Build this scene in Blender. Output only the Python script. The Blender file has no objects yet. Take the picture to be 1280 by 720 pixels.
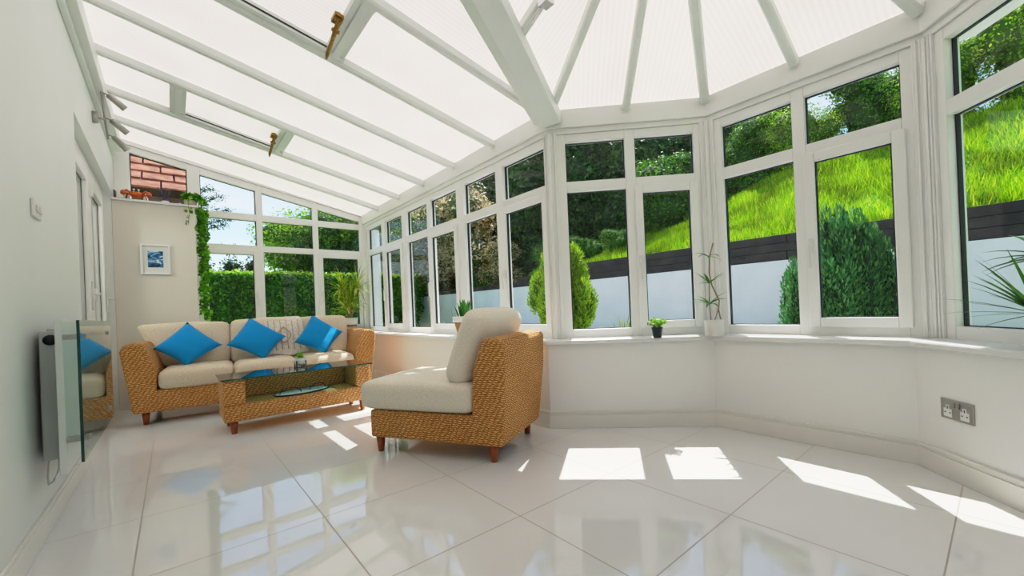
import bpy, bmesh, math, random
import numpy as np
from mathutils import Vector, Matrix
random.seed(7); RNG = np.random.default_rng(11)
SC = bpy.context.scene
COL = SC.collection
PI = math.pi

# ------------------------------------------------------------------ materials
def nmat(name):
    m = bpy.data.materials.new(name); m.use_nodes = True
    nt = m.node_tree; nt.nodes.clear()
    out = nt.nodes.new('ShaderNodeOutputMaterial')
    return m, nt, out
def N(nt, typ, **kw):
    n = nt.nodes.new(typ)
    for k, v in kw.items():
        if k.startswith('i_'):
            n.inputs[k[2:].replace('_', ' ')].default_value = v
        else: setattr(n, k, v)
    return n
def lk(nt, a, ai, b, bi): nt.links.new(a.outputs[ai], b.inputs[bi])
def c4(c): return (c[0], c[1], c[2], 1)
def coords(nt, kind='Object', scale=(1, 1, 1)):
    tc = N(nt, 'ShaderNodeTexCoord'); mp = N(nt, 'ShaderNodeMapping')
    mp.inputs['Scale'].default_value = scale
    lk(nt, tc, kind, mp, 'Vector'); return mp
def ramp(nt, stops):
    r = N(nt, 'ShaderNodeValToRGB'); e = r.color_ramp.elements
    e[0].position, e[0].color = stops[0][0], c4(stops[0][1])
    e[1].position, e[1].color = stops[-1][0], c4(stops[-1][1])
    for p, c in stops[1:-1]:
        x = e.new(p); x.color = c4(c)
    return r
def simple(name, col, rough=.5, var=.06, scale=6, bump=0, metal=0, spec=.5, bscale=None, coat=0):
    m, nt, out = nmat(name)
    b = N(nt, 'ShaderNodeBsdfPrincipled'); mp = coords(nt)
    nz = N(nt, 'ShaderNodeTexNoise', i_Scale=scale, i_Detail=4.0); lk(nt, mp, 0, nz, 'Vector')
    lo = tuple(max(0, x * (1 - var)) for x in col); hi = tuple(min(1, x * (1 + var)) for x in col)
    r = ramp(nt, [(.3, lo), (.7, hi)]); lk(nt, nz, 'Fac', r, 'Fac'); lk(nt, r, 'Color', b, 'Base Color')
    b.inputs['Roughness'].default_value = rough; b.inputs['Metallic'].default_value = metal
    b.inputs['Specular IOR Level'].default_value = spec; b.inputs['Coat Weight'].default_value = coat
    if bump:
        n2 = N(nt, 'ShaderNodeTexNoise', i_Scale=bscale or scale * 8, i_Detail=3.0); lk(nt, mp, 0, n2, 'Vector')
        bp = N(nt, 'ShaderNodeBump', i_Strength=bump, i_Distance=.005); lk(nt, n2, 'Fac', bp, 'Height'); lk(nt, bp, 'Normal', b, 'Normal')
    lk(nt, b, 0, out, 0); return m

def leafmat(name, c1, c2, c3=None, trans=.35, rough=.5, nscale=1.2):
    m, nt, out = nmat(name)
    g = N(nt, 'ShaderNodeNewGeometry')
    r = ramp(nt, [(0, c1), (.6, c2), (1, c3 or c2)]); lk(nt, g, 'Random Per Island', r, 'Fac')
    mp = coords(nt); nz = N(nt, 'ShaderNodeTexNoise', i_Scale=nscale, i_Detail=2.0); lk(nt, mp, 0, nz, 'Vector')
    mr = N(nt, 'ShaderNodeMapRange'); mr.inputs['From Min'].default_value = .3; mr.inputs['From Max'].default_value = .7
    mr.inputs['To Min'].default_value = .55; mr.inputs['To Max'].default_value = 1.3; lk(nt, nz, 'Fac', mr, 'Value')
    vm = N(nt, 'ShaderNodeVectorMath', operation='SCALE'); lk(nt, r, 'Color', vm, 0); lk(nt, mr, 'Result', vm, 'Scale')
    d = N(nt, 'ShaderNodeBsdfPrincipled', i_Roughness=rough); d.inputs['Specular IOR Level'].default_value = .3
    t = N(nt, 'ShaderNodeBsdfTranslucent'); mx = N(nt, 'ShaderNodeMixShader', i_Fac=trans)
    lk(nt, vm, 'Vector', d, 'Base Color'); lk(nt, vm, 'Vector', t, 'Color')
    lk(nt, d, 0, mx, 1); lk(nt, t, 0, mx, 2); lk(nt, mx, 0, out, 0); return m

def wicker_mat():
    """rows of twisted seagrass rope: rounded rows along v, diagonal strands along u"""
    m, nt, out = nmat('woven_seagrass')
    b = N(nt, 'ShaderNodeBsdfPrincipled', i_Roughness=.6); uv = coords(nt, 'UV')
    nz = N(nt, 'ShaderNodeTexNoise', i_Scale=26.0, i_Detail=3.0); lk(nt, uv, 0, nz, 'Vector')
    off = N(nt, 'ShaderNodeVectorMath', operation='MULTIPLY_ADD'); lk(nt, nz, 'Color', off, 0); off.inputs[1].default_value = (.045, .018, 0); lk(nt, uv, 0, off, 2)
    sp = N(nt, 'ShaderNodeSeparateXYZ'); lk(nt, off, 0, sp, 0)
    def mt(op, a, b_=None, c=None):
        n = N(nt, 'ShaderNodeMath', operation=op)
        for i, x in enumerate((a, b_, c)):
            if x is None: continue
            if isinstance(x, (int, float)): n.inputs[i].default_value = x
            else: nt.links.new(x, n.inputs[i])
        return n.outputs[0]
    v = mt('MULTIPLY', sp.outputs['Y'], PI / .0105); row = mt('ABSOLUTE', mt('SINE', v))
    fl = mt('FLOOR', mt('DIVIDE', v, PI)); u = mt('MULTIPLY', sp.outputs['X'], 2 * PI / .030)
    ph = mt('ADD', mt('ADD', u, mt('MULTIPLY', v, .8)), mt('MULTIPLY', fl, 2.4)); st = mt('MULTIPLY_ADD', mt('SINE', ph), .5, .5)
    h = mt('MULTIPLY', mt('POWER', row, .6), mt('MULTIPLY_ADD', mt('POWER', st, .6), .6, .4))
    n2 = N(nt, 'ShaderNodeTexNoise', i_Scale=110.0, i_Detail=4.0); lk(nt, uv, 0, n2, 'Vector')
    h2 = mt('ADD', h, mt('MULTIPLY_ADD', n2.outputs['Fac'], .9, -.45))
    r = ramp(nt, [(.10, (.12, .03, .006)), (.36, (.48, .165, .032)), (.66, (.78, .36, .09)), (.95, (.96, .64, .30))]); nt.links.new(h2, r.inputs['Fac'])
    n3 = N(nt, 'ShaderNodeTexNoise', i_Scale=4.0); lk(nt, uv, 0, n3, 'Vector')
    r3 = ramp(nt, [(.3, (.86, .80, .72)), (.7, (1, 1, 1))]); lk(nt, n3, 'Fac', r3, 'Fac')
    m2 = N(nt, 'ShaderNodeMixRGB', blend_type='MULTIPLY', i_Fac=1.0); lk(nt, r, 'Color', m2, 1); lk(nt, r3, 'Color', m2, 2); lk(nt, m2, 0, b, 'Base Color')
    bp = N(nt, 'ShaderNodeBump', i_Strength=1.0, i_Distance=.005); nt.links.new(h2, bp.inputs['Height']); lk(nt, bp, 0, b, 'Normal')
    lk(nt, b, 0, out, 0); return m

def fabric_mat(name, c1, c2, sx=60, sy=420, bump=.25):
    m, nt, out = nmat(name)
    b = N(nt, 'ShaderNodeBsdfPrincipled', i_Roughness=.85); b.inputs['Specular IOR Level'].default_value = .15
    b.inputs['Sheen Weight'].default_value = .15
    uv = coords(nt, 'UV', (sx, sy, 1)); nz = N(nt, 'ShaderNodeTexNoise', i_Scale=1.0, i_Detail=4.0); lk(nt, uv, 0, nz, 'Vector')
    u2 = coords(nt, 'UV', (sy, sx, 1)); n2 = N(nt, 'ShaderNodeTexNoise', i_Scale=1.0, i_Detail=2.0); lk(nt, u2, 0, n2, 'Vector')
    mx = N(nt, 'ShaderNodeMath', operation='MULTIPLY_ADD'); lk(nt, nz, 'Fac', mx, 0); mx.inputs[1].default_value = .7
    m3 = N(nt, 'ShaderNodeMath', operation='MULTIPLY'); lk(nt, n2, 'Fac', m3, 0); m3.inputs[1].default_value = .3; lk(nt, m3, 0, mx, 2)
    r = ramp(nt, [(.38, c1), (.62, c2)]); lk(nt, mx, 0, r, 'Fac'); lk(nt, r, 'Color', b, 'Base Color')
    bp = N(nt, 'ShaderNodeBump', i_Strength=bump, i_Distance=.002); lk(nt, mx, 0, bp, 'Height'); lk(nt, bp, 0, b, 'Normal')
    lk(nt, b, 0, out, 0); return m

def floor_mat():
    m, nt, out = nmat('polished_porcelain_tiles')
    b = N(nt, 'ShaderNodeBsdfPrincipled'); tc = N(nt, 'ShaderNodeTexCoord'); sp = N(nt, 'ShaderNodeSeparateXYZ')
    lk(nt, tc, 'Object', sp, 0)
    def line(ax, a):
        s = N(nt, 'ShaderNodeMath', operation='SUBTRACT'); lk(nt, sp, ax, s, 0); s.inputs[1].default_value = a - .28180
        q = N(nt, 'ShaderNodeMath', operation='PINGPONG'); lk(nt, s, 0, q, 0); q.inputs[1].default_value = .28180
        g = N(nt, 'ShaderNodeMath', operation='GREATER_THAN'); lk(nt, q, 0, g, 0); g.inputs[1].default_value = .28180 - .0024
        return g
    gx, gy = line('X', 1.4085), line('Y', 1.2619)
    mxm = N(nt, 'ShaderNodeMath', operation='MAXIMUM'); lk(nt, gx, 0, mxm, 0); lk(nt, gy, 0, mxm, 1)
    mp = coords(nt); nz = N(nt, 'ShaderNodeTexNoise', i_Scale=1.3, i_Detail=5.0); lk(nt, mp, 0, nz, 'Vector')
    r = ramp(nt, [(.3, (.76, .745, .72)), (.7, (.81, .80, .78))]); lk(nt, nz, 'Fac', r, 'Fac')
    mc = N(nt, 'ShaderNodeMixRGB'); lk(nt, mxm, 0, mc, 'Fac'); lk(nt, r, 'Color', mc, 1); mc.inputs[2].default_value = c4((.42, .37, .32))
    lk(nt, mc, 0, b, 'Base Color')
    rr = N(nt, 'ShaderNodeMapRange'); lk(nt, mxm, 0, rr, 'Value'); rr.inputs['To Min'].default_value = .035; rr.inputs['To Max'].default_value = .6
    lk(nt, rr, 0, b, 'Roughness'); b.inputs['IOR'].default_value = 1.6; b.inputs['Specular IOR Level'].default_value = .85
    n2 = N(nt, 'ShaderNodeTexNoise', i_Scale=2.2, i_Detail=1.0); lk(nt, mp, 0, n2, 'Vector')
    bp = N(nt, 'ShaderNodeBump', i_Strength=.12, i_Distance=.01); lk(nt, n2, 'Fac', bp, 'Height'); lk(nt, bp, 0, b, 'Normal')
    lk(nt, b, 0, out, 0); return m

def roof_mat(name, axis_scale):
    m, nt, out = nmat(name)
    mp = coords(nt, 'UV'); wv = N(nt, 'ShaderNodeTexWave', wave_type='BANDS', bands_direction='X', i_Scale=10.0, i_Distortion=0.0)
    lk(nt, mp, 0, wv, 'Vector')
    nz = N(nt, 'ShaderNodeTexNoise', i_Scale=2.5, i_Detail=4.0); lk(nt, mp, 0, nz, 'Vector')
    r = ramp(nt, [(0, (.87, .77, .68)), (1, (.92, .835, .755))]); lk(nt, wv, 'Fac', r, 'Fac')
    r2 = ramp(nt, [(.3, (.93, .91, .90)), (.7, (1, 1, 1))]); lk(nt, nz, 'Fac', r2, 'Fac')
    mu = N(nt, 'ShaderNodeMixRGB', blend_type='MULTIPLY', i_Fac=1.0); lk(nt, r, 'Color', mu, 1); lk(nt, r2, 'Color', mu, 2)
    d = N(nt, 'ShaderNodeBsdfDiffuse'); t = N(nt, 'ShaderNodeBsdfTranslucent'); mx = N(nt, 'ShaderNodeMixShader', i_Fac=ROOF_T)
    lk(nt, mu, 0, d, 'Color'); lk(nt, mu, 0, t, 'Color'); lk(nt, d, 0, mx, 1); lk(nt, t, 0, mx, 2); lk(nt, mx, 0, out, 0); return m

def glass_mat(name, tint=(.97, .985, .975), refl=1.0):
    m, nt, out = nmat(name)
    t = N(nt, 'ShaderNodeBsdfTransparent'); t.inputs[0].default_value = c4(tint)
    g = N(nt, 'ShaderNodeBsdfGlossy'); g.inputs['Roughness'].default_value = 0.0
    ge = N(nt, 'ShaderNodeNewGeometry'); dt = N(nt, 'ShaderNodeVectorMath', operation='DOT_PRODUCT'); lk(nt, ge, 'Incoming', dt, 0); lk(nt, ge, 'Normal', dt, 1)
    ab = N(nt, 'ShaderNodeMath', operation='ABSOLUTE'); lk(nt, dt, 'Value', ab, 0)
    om = N(nt, 'ShaderNodeMath', operation='SUBTRACT'); om.inputs[0].default_value = 1; lk(nt, ab, 0, om, 1)
    pw = N(nt, 'ShaderNodeMath', operation='POWER'); lk(nt, om, 0, pw, 0); pw.inputs[1].default_value = 5
    f = N(nt, 'ShaderNodeMath', operation='MULTIPLY_ADD'); lk(nt, pw, 0, f, 0); f.inputs[1].default_value = .8; f.inputs[2].default_value = .018
    mp = coords(nt); nz = N(nt, 'ShaderNodeTexNoise', i_Scale=.7); lk(nt, mp, 0, nz, 'Vector')
    bp = N(nt, 'ShaderNodeBump', i_Strength=.02, i_Distance=.01); lk(nt, nz, 'Fac', bp, 'Height'); lk(nt, bp, 0, g, 'Normal')
    k = N(nt, 'ShaderNodeMath', operation='MULTIPLY'); lk(nt, f, 0, k, 0); k.inputs[1].default_value = refl
    mx = N(nt, 'ShaderNodeMixShader'); lk(nt, k, 0, mx, 0); lk(nt, t, 0, mx, 1); lk(nt, g, 0, mx, 2); lk(nt, mx, 0, out, 0); return m

ROOF_T = .34
TONE = [(.02, .021), (.18, .26), (.40, .56), (.70, .77), (1.0, .87), (1.5, .96), (2.2, 1.0)]
M = {}
M['pvc'] = simple('white_upvc', (.86, .86, .835), .28, .02, 3)
M['pvc_grey'] = simple('white_upvc_bar', (.78, .81, .78), .35, .03, 3)
M['wall'] = simple('white_painted_plaster', (.86, .855, .83), .55, .025, 1.2, bump=.12, bscale=60)
M['wall_cool'] = simple('cool_white_painted_plaster', (.80, .835, .80), .5, .03, .8, bump=.1, bscale=60)
M['wall_warm'] = simple('warm_white_painted_plaster', (.78, .735, .665), .55, .03, .8, bump=.1, bscale=60)
M['skirt'] = simple('cream_skirting_paint', (.83, .81, .75), .35, .03, 2)
M['sill'] = simple('gloss_white_sill', (.82, .82, .80), .22, .02, 2)
M['floor'] = floor_mat()
M['roof'] = roof_mat('ribbed_polycarbonate', 1)
M['glass'] = glass_mat('window_glass')
M['glass_green'] = glass_mat('green_tinted_glass', (.72, .86, .82), 1.3)
M['glass_table'] = glass_mat('table_glass', (.45, .76, .78), 3.2)
M['glass_door'] = glass_mat('door_glass', (.8, .84, .84), 9)
M['gasket'] = simple('black_rubber_gasket', (.025, .03, .035), .6, .1)
M['wicker'] = wicker_mat()
M['linen'] = fabric_mat('oatmeal_linen', (.62, .49, .35), (.84, .73, .57))
M['linen_l'] = fabric_mat('pale_linen', (.74, .65, .52), (.92, .86, .75))
M['blue'] = fabric_mat('turquoise_blue_cotton', (.004, .235, .58), (.012, .32, .70), 300, 300, .12)
M['throw'] = fabric_mat('cream_knit', (.66, .58, .47), (.92, .87, .78), 120, 40, 1.0)
M['throw2'] = fabric_mat('tan_knit_ridge', (.50, .38, .26), (.70, .58, .44), 120, 40, 1.0)
M['wood'] = simple('reddish_stained_wood', (.34, .085, .02), .3, .25, 18)
M['woodd'] = simple('dark_brown_wood', (.06, .03, .02), .4, .2, 20)
M['woodt'] = simple('tan_board_wood', (.30, .15, .045), .5, .25, 14)
M['metal'] = simple('brushed_steel', (.48, .46, .43), .32, .06, 30, metal=1)
M['satin'] = simple('satin_nickel', (.42, .42, .39), .35, .06, 20, metal=.85)
M['brass'] = simple('aged_brass', (.30, .17, .04), .35, .35, 60, metal=.7)
M['chrome'] = simple('chrome', (.7, .7, .7), .15, .03, metal=1)
M['whitep'] = simple('white_plastic', (.80, .80, .78), .3, .02)
M['greyp'] = simple('pale_grey_enamel', (.56, .60, .58), .3, .03)
M['black'] = simple('black_plastic', (.015, .016, .018), .35, .1)
M['dark'] = simple('charcoal_pot', (.035, .042, .05), .4, .1)
M['ceramic'] = simple('white_ceramic', (.80, .79, .74), .3, .03, 9)
M['terra'] = simple('terracotta', (.50, .24, .10), .7, .12, 20)
M['soil'] = simple('dark_soil', (.04, .025, .015), .9, .4, 60, bump=.5)
M['orange'] = simple('orange_glazed_ornament', (.62, .13, .02), .3, .25, 40)
M['purple'] = simple('indigo_reeds', (.05, .05, .16), .5, .2, 40)
M['stem'] = simple('tan_plant_stem', (.33, .22, .11), .7, .2, 40)
M['bark'] = simple('grey_brown_bark', (.12, .09, .065), .9, .35, 9, bump=.5)
M['render'] = simple('white_masonry_render', (.86, .87, .88), .8, .05, 2.5, bump=.3, bscale=30)
M['sleeper'] = simple('dark_timber_sleeper', (.045, .034, .032), .75, .35, 5, bump=.5, bscale=30)
M['roof_red'] = simple('red_clay_tile', (.40, .13, .07), .8, .45, 9, bump=.8, bscale=40)
M['brickd'] = simple('dark_brown_brickwork', (.14, .075, .06), .8, .35, 7, bump=.4)
M['paving'] = simple('grey_paving', (.42, .41, .40), .8, .12, 4, bump=.3, bscale=40)
M['shell'] = simple('brown_shell', (.30, .17, .10), .5, .3, 30)
M['paper'] = simple('white_mount_board', (.80, .79, .76), .7, .01)
M['house_in'] = simple('dim_interior_plaster', (.75, .74, .72), .7, .06)
M['curtain'] = simple('brown_blind', (.20, .10, .06), .7, .3, 12)
# foliage
M['lf_lime'] = leafmat('lime_conifer_leaf', (.20, .40, .01), (.38, .62, .02), (.62, .82, .06), .4)
M['lf_blue'] = leafmat('deep_green_conifer_leaf', (.05, .19, .06), (.11, .36, .10), (.28, .58, .16), .4)
M['lf_dark'] = leafmat('dark_tree_leaf', (.02, .07, .015), (.04, .13, .02), (.09, .22, .035), .3, nscale=.7)
M['lf_mid'] = leafmat('mid_green_leaf', (.05, .16, .015), (.10, .29, .02), (.20, .46, .04), .35, nscale=.7)
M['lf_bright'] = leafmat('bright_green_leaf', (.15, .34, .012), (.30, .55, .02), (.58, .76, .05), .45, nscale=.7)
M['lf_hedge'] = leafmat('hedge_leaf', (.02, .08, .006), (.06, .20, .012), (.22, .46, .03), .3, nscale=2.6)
M['lf_blossom'] = leafmat('cream_and_pink_leaf', (.20, .36, .03), (.85, .50, .32), (1.0, .92, .78), .5, nscale=1.3)
M['lf_sky'] = leafmat('grey_green_needles', (.04, .09, .04), (.07, .14, .07), (.12, .2, .1), .3)
M['lf_ivy'] = leafmat('trailing_vine_leaf', (.06, .22, .01), (.12, .38, .015), (.28, .60, .04), .35, nscale=6)
M['lf_pot'] = leafmat('potted_leaf', (.05, .17, .03), (.09, .28, .04), (.16, .38, .06), .3, nscale=8)
M['lf_yel'] = leafmat('yellow_green_leaf', (.16, .34, .02), (.46, .56, .05), (.85, .84, .25), .35, nscale=8)
M['lf_fresh'] = leafmat('fresh_green_leaf', (.18, .42, .02), (.32, .62, .04), (.5, .78, .1), .4, nscale=20)
M['lf_suc'] = leafmat('succulent_leaf', (.03, .12, .02), (.05, .20, .03), (.10, .30, .05), .2, nscale=12)
M['grassb'] = leafmat('sunlit_grass', (.14, .34, .008), (.36, .60, .012), (.74, .84, .05), .4, nscale=1.9)
M['grass'] = simple('grass_ground', (.24, .50, .02), .9, .3, 3, bump=.6)
M['lawn'] = simple('lawn_ground', (.16, .42, .02), .9, .25, 2.5, bump=.5)

# ------------------------------------------------------------------ mesh helpers
class MB:
    def __init__(s): s.v = []; s.f = []; s.sm = []
    def add(s, vs, fs, smooth=False):
        o = len(s.v); s.v += [tuple(map(float, p)) for p in vs]
        for f in fs: s.f.append(tuple(i + o for i in f)); s.sm.append(smooth)
    def box(s, x0, x1, y0, y1, z0, z1, T=None):
        vs = [(x, y, z) for x in (x0, x1) for y in (y0, y1) for z in (z0, z1)]
        if T: vs = [T(p) for p in vs]
        s.add(vs, [(0, 1, 3, 2), (4, 6, 7, 5), (0, 4, 5, 1), (2, 3, 7, 6), (0, 2, 6, 4), (1, 5, 7, 3)])
    def prism(s, poly, a, b, T=None):   # poly in (u,v), extruded a..b along w ; T maps (u,v,w)
        n = len(poly); vs = [(u, v, a) for u, v in poly] + [(u, v, b) for u, v in poly]
        if T: vs = [T(p) for p in vs]
        s.add(vs, [tuple(range(n))[::-1], tuple(range(n, 2 * n))] + [(i, (i + 1) % n, n + (i + 1) % n, n + i) for i in range(n)])
    def tube(s, pts, r, n=8, cap=True):
        pts = [Vector(p) for p in pts]; rs = r if isinstance(r, (list, tuple)) else [r] * len(pts)
        rings = []
        up = Vector((0, 0, 1))
        for i, p in enumerate(pts):
            t = (pts[min(i + 1, len(pts) - 1)] - pts[max(i - 1, 0)]).normalized()
            a = up if abs(t.dot(up)) < .95 else Vector((1, 0, 0))
            u = t.cross(a).normalized(); w = t.cross(u).normalized()
            rings.append([p + (u * math.cos(2 * PI * k / n) + w * math.sin(2 * PI * k / n)) * rs[i] for k in range(n)])
        vs = [p for r_ in rings for p in r_]; fs = []
        for i in range(len(pts) - 1):
            for k in range(n): fs.append((i * n + k, i * n + (k + 1) % n, (i + 1) * n + (k + 1) % n, (i + 1) * n + k))
        if cap: fs += [tuple(range(n))[::-1], tuple(range((len(pts) - 1) * n, len(pts) * n))]
        s.add(vs, fs, True)
    def lathe(s, prof, n=24, c=(0, 0, 0)):
        vs = []; fs = []
        for r, z in prof:
            for k in range(n): vs.append((c[0] + r * math.cos(2 * PI * k / n), c[1] + r * math.sin(2 * PI * k / n), c[2] + z))
        for i in range(len(prof) - 1):
            for k in range(n): fs.append((i * n + k, i * n + (k + 1) % n, (i + 1) * n + (k + 1) % n, (i + 1) * n + k))
        fs += [tuple(range(n))[::-1], tuple(range((len(prof) - 1) * n, len(prof) * n))]
        s.add(vs, fs, True)
    def blade(s, base, d, L, w, droop=.3, segs=5, up=Vector((0, 0, 1)), fold=.25):
        base = Vector(base); d = Vector(d).normalized(); side = d.cross(up)
        if side.length < .05: side = Vector((random.uniform(-1, 1), random.uniform(-1, 1), 0))
        side.normalize(); nrm = side.cross(d).normalized(); vs = []; fs = []; p = base.copy(); dd = d.copy()
        for i in range(segs + 1):
            t = i / segs; ww = w * .5 * (min(1, .45 + t * 2.2) if t < .3 else 1) * (1 - t ** 2.2) + .0004
            vs += [p - side * ww + nrm * ww * fold, p, p + side * ww + nrm * ww * fold]
            dd = (dd + Vector((0, 0, -1)) * droop * (1.6 * t + .2) / segs).normalized(); p = p + dd * (L / segs)
        for i in range(segs):
            a = i * 3; fs += [(a, a + 1, a + 4, a + 3), (a + 1, a + 2, a + 5, a + 4)]
        s.add(vs, fs, True)
    def build(s, name, mat, parent=None, bevel=0, loc=None, seg=2, uv=True):
        me = bpy.data.meshes.new(name); me.from_pydata(s.v, [], s.f); me.update()
        me.polygons.foreach_set('use_smooth', s.sm)
        ob = bpy.data.objects.new(name, me); COL.objects.link(ob)
        bm = bmesh.new(); bm.from_mesh(me); bmesh.ops.recalc_face_normals(bm, faces=bm.faces); bm.to_mesh(me); bm.free()
        me.materials.append(mat)
        if uv: box_uv(me)
        if bevel:
            b = ob.modifiers.new('bevel', 'BEVEL'); b.width = bevel; b.segments = seg; b.limit_method = 'ANGLE'; b.angle_limit = .7
            b.harden_normals = False
        if loc is not None: ob.location = loc
        if parent is not None: ob.parent = parent
        return ob
def box_uv(me):
    if not me.polygons: return
    l = me.uv_layers.new(name='UVMap'); vs = me.vertices; lo = me.loops
    for p in me.polygons:
        n = p.normal; ax = max(range(3), key=lambda i: abs(n[i]))
        for li in p.loop_indices:
            c = vs[lo[li].vertex_index].co
            if ax == 2: uvc = (c.x, c.y)
            else:
                h = math.hypot(n.x, n.y) or 1; uvc = ((-n.y * c.x + n.x * c.y) / h, c.z)
            l.data[li].uv = uvc
def tag(o, label=None, cat=None, group=None, kind=None):
    if label: o['label'] = label
    if cat: o['category'] = cat
    if group: o['group'] = group
    if kind: o['kind'] = kind
    return o
def empty(name, loc=(0, 0, 0), rz=0, **k):
    o = bpy.data.objects.new(name, None); COL.objects.link(o); o.location = loc; o.rotation_euler = (0, 0, rz)
    o.empty_display_size = .1; return tag(o, **k)
def fast_mesh(name, verts, faces_n, mat, parent=None):
    """verts (n*k,3): n polygons with k corners each, no shared vertices"""
    verts = np.asarray(verts, dtype=np.float32); k = faces_n; n = len(verts) // k
    me = bpy.data.meshes.new(name); me.vertices.add(len(verts)); me.vertices.foreach_set('co', verts.ravel())
    me.loops.add(n * k); me.loops.foreach_set('vertex_index', np.arange(n * k, dtype=np.int32))
    me.polygons.add(n); me.polygons.foreach_set('loop_start', np.arange(0, n * k, k, dtype=np.int32))
    me.polygons.foreach_set('loop_total', np.full(n, k, dtype=np.int32))
    me.update(calc_edges=True); me.materials.append(mat)
    ob = bpy.data.objects.new(name, me); COL.objects.link(ob)
    if parent is not None: ob.parent = parent
    return ob
def unit(a): return a / (np.linalg.norm(a, axis=1, keepdims=True) + 1e-9)
def leaf_quads(P, Nn, size, aspect=.55, jit=.7, rng=RNG):
    n = len(P); d = unit(Nn + rng.normal(0, jit, (n, 3))); r = unit(rng.normal(0, 1, (n, 3)))
    u = unit(np.cross(d, r)); v = np.cross(d, u); s = (size * rng.uniform(.6, 1.35, n))[:, None]
    a = P - u * s * .5; b = P + v * s * .5 * aspect; c = P + u * s * .5; e = P - v * s * .5 * aspect
    return np.stack([a, b, c, e], 1).reshape(-1, 3)
def blob_leaves(blobs, n, size, fill=.35, seed=1, lump=.22, zsq=1.0):
    """leaves spread through overlapping ellipsoid clumps (cx,cy,cz,rx,ry,rz)"""
    rng = np.random.default_rng(seed); B = np.array(blobs, float)
    w = (B[:, 3] * B[:, 4] + B[:, 4] * B[:, 5] + B[:, 3] * B[:, 5]); idx = rng.choice(len(B), n, p=w / w.sum()); b = B[idx]
    d = unit(rng.normal(0, 1, (n, 3)))
    bump = 1 + lump * (np.sin(d[:, 0] * 7 + b[:, 0] * 9) * np.sin(d[:, 1] * 6 + b[:, 1] * 7) + np.sin(d[:, 2] * 9 + b[:, 2] * 5) * .6)
    rr = (1 - fill * rng.random(n) ** 1.6) * bump
    P = b[:, :3] + d * b[:, 3:6] * rr[:, None]
    return leaf_quads(P, d + np.array([0, 0, .3]), size, rng=rng)

# rounded pad ---------------------------------------------------------------
def pad(mb, sx, sy, sz, r=.05, bulge=.02, n=9, T=None, taper=0):
    """soft cushion centred on the origin"""
    def face(fn):
        o = len(mb.v); vs = []
        for i in range(n + 1):
            for j in range(n + 1):
                a, b = -1 + 2 * i / n, -1 + 2 * j / n
                a = math.copysign(abs(a) ** .75, a); b = math.copysign(abs(b) ** .75, b)
                p = Vector(fn(a, b)); q = Vector((p.x * sx / 2, p.y * sy / 2, p.z * sz / 2))
                inn = Vector((max(-sx / 2 + r, min(sx / 2 - r, q.x)), max(-sy / 2 + r, min(sy / 2 - r, q.y)), max(-sz / 2 + r, min(sz / 2 - r, q.z))))
                dv = q - inn; q = inn + dv.normalized() * r if dv.length > 1e-6 else q
                cx, cy, cz = q.x / (sx / 2), q.y / (sy / 2), q.z / (sz / 2)
                q.z += math.copysign(bulge, cz) * max(0, 1 - cx * cx) ** .6 * max(0, 1 - cy * cy) ** .6 * min(1, abs(cz) * 1.2)
                q.x += math.copysign(bulge * .5, cx) * max(0, 1 - cz * cz) * max(0, 1 - cy * cy) * (abs(cx) ** 3)
                q.y += math.copysign(bulge * .5, cy) * max(0, 1 - cz * cz) * max(0, 1 - cx * cx) * (abs(cy) ** 3)
                vs.append(T(q) if T else q)
        mb.add(vs, [(i * (n + 1) + j, (i + 1) * (n + 1) + j, (i + 1) * (n + 1) + j + 1, i * (n + 1) + j + 1) for i in range(n) for j in range(n)], True)
    face(lambda a, b: (a, b, 1)); face(lambda a, b: (a, -b, -1)); face(lambda a, b: (1, a, b)); face(lambda a, b: (-1, -a, b))
    face(lambda a, b: (a, -1, b)); face(lambda a, b: (-a, 1, b))
def weld(ob, d=.0008):
    bm = bmesh.new(); bm.from_mesh(ob.data); bmesh.ops.remove_doubles(bm, verts=bm.verts, dist=d)
    bmesh.ops.recalc_face_normals(bm, faces=bm.faces); bm.to_mesh(ob.data); bm.free(); return ob

# ------------------------------------------------------------------ geometry of the room (metres)
P0 = Vector((2.455, 5.804)); P1 = Vector((2.455, 2.07)); P2 = Vector((3.194, 1.295)); P3 = Vector((3.194, .215)); P4 = Vector((2.469, -.474)); P5 = Vector((2.469, -2.0))
D = 5.804; YS = -2.0
ZS, ZE = .585, 2.15           # sill top, eaves underside
class Facet:
    def __init__(s, a, b):
        s.a = a; s.b = b; s.L = (b - a).length; s.d = (b - a) / s.L; s.n = Vector((s.d.y, -s.d.x))
        if s.n.dot(Vector((.6, 1.0)) - a) < 0: s.n = -s.n
    def T(s, p):            # (along, inward, z) -> world
        q = s.a + s.d * p[0] + s.n * p[1]; return (q.x, q.y, p[2])
FW = Facet(P0, P1); FA = Facet(P1, P2); FB = Facet(P2, P3); FC = Facet(P3, P4); FS = Facet(P4, P5)
poly = [P0, P1, P2, P3, P4, P5]
def offset(o):
    fs = [FW, FA, FB, FC, FS]; out = [P0 + FW.n * o]
    for f, g in zip(fs, fs[1:]):
        a = f.a + f.n * o; b = g.a + g.n * o
        t = ((b.x - a.x) * g.d.y - (b.y - a.y) * g.d.x) / (f.d.x * g.d.y - f.d.y * g.d.x)
        out.append(a + f.d * t)
    out.append(P5 + FS.n * o); return out
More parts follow.
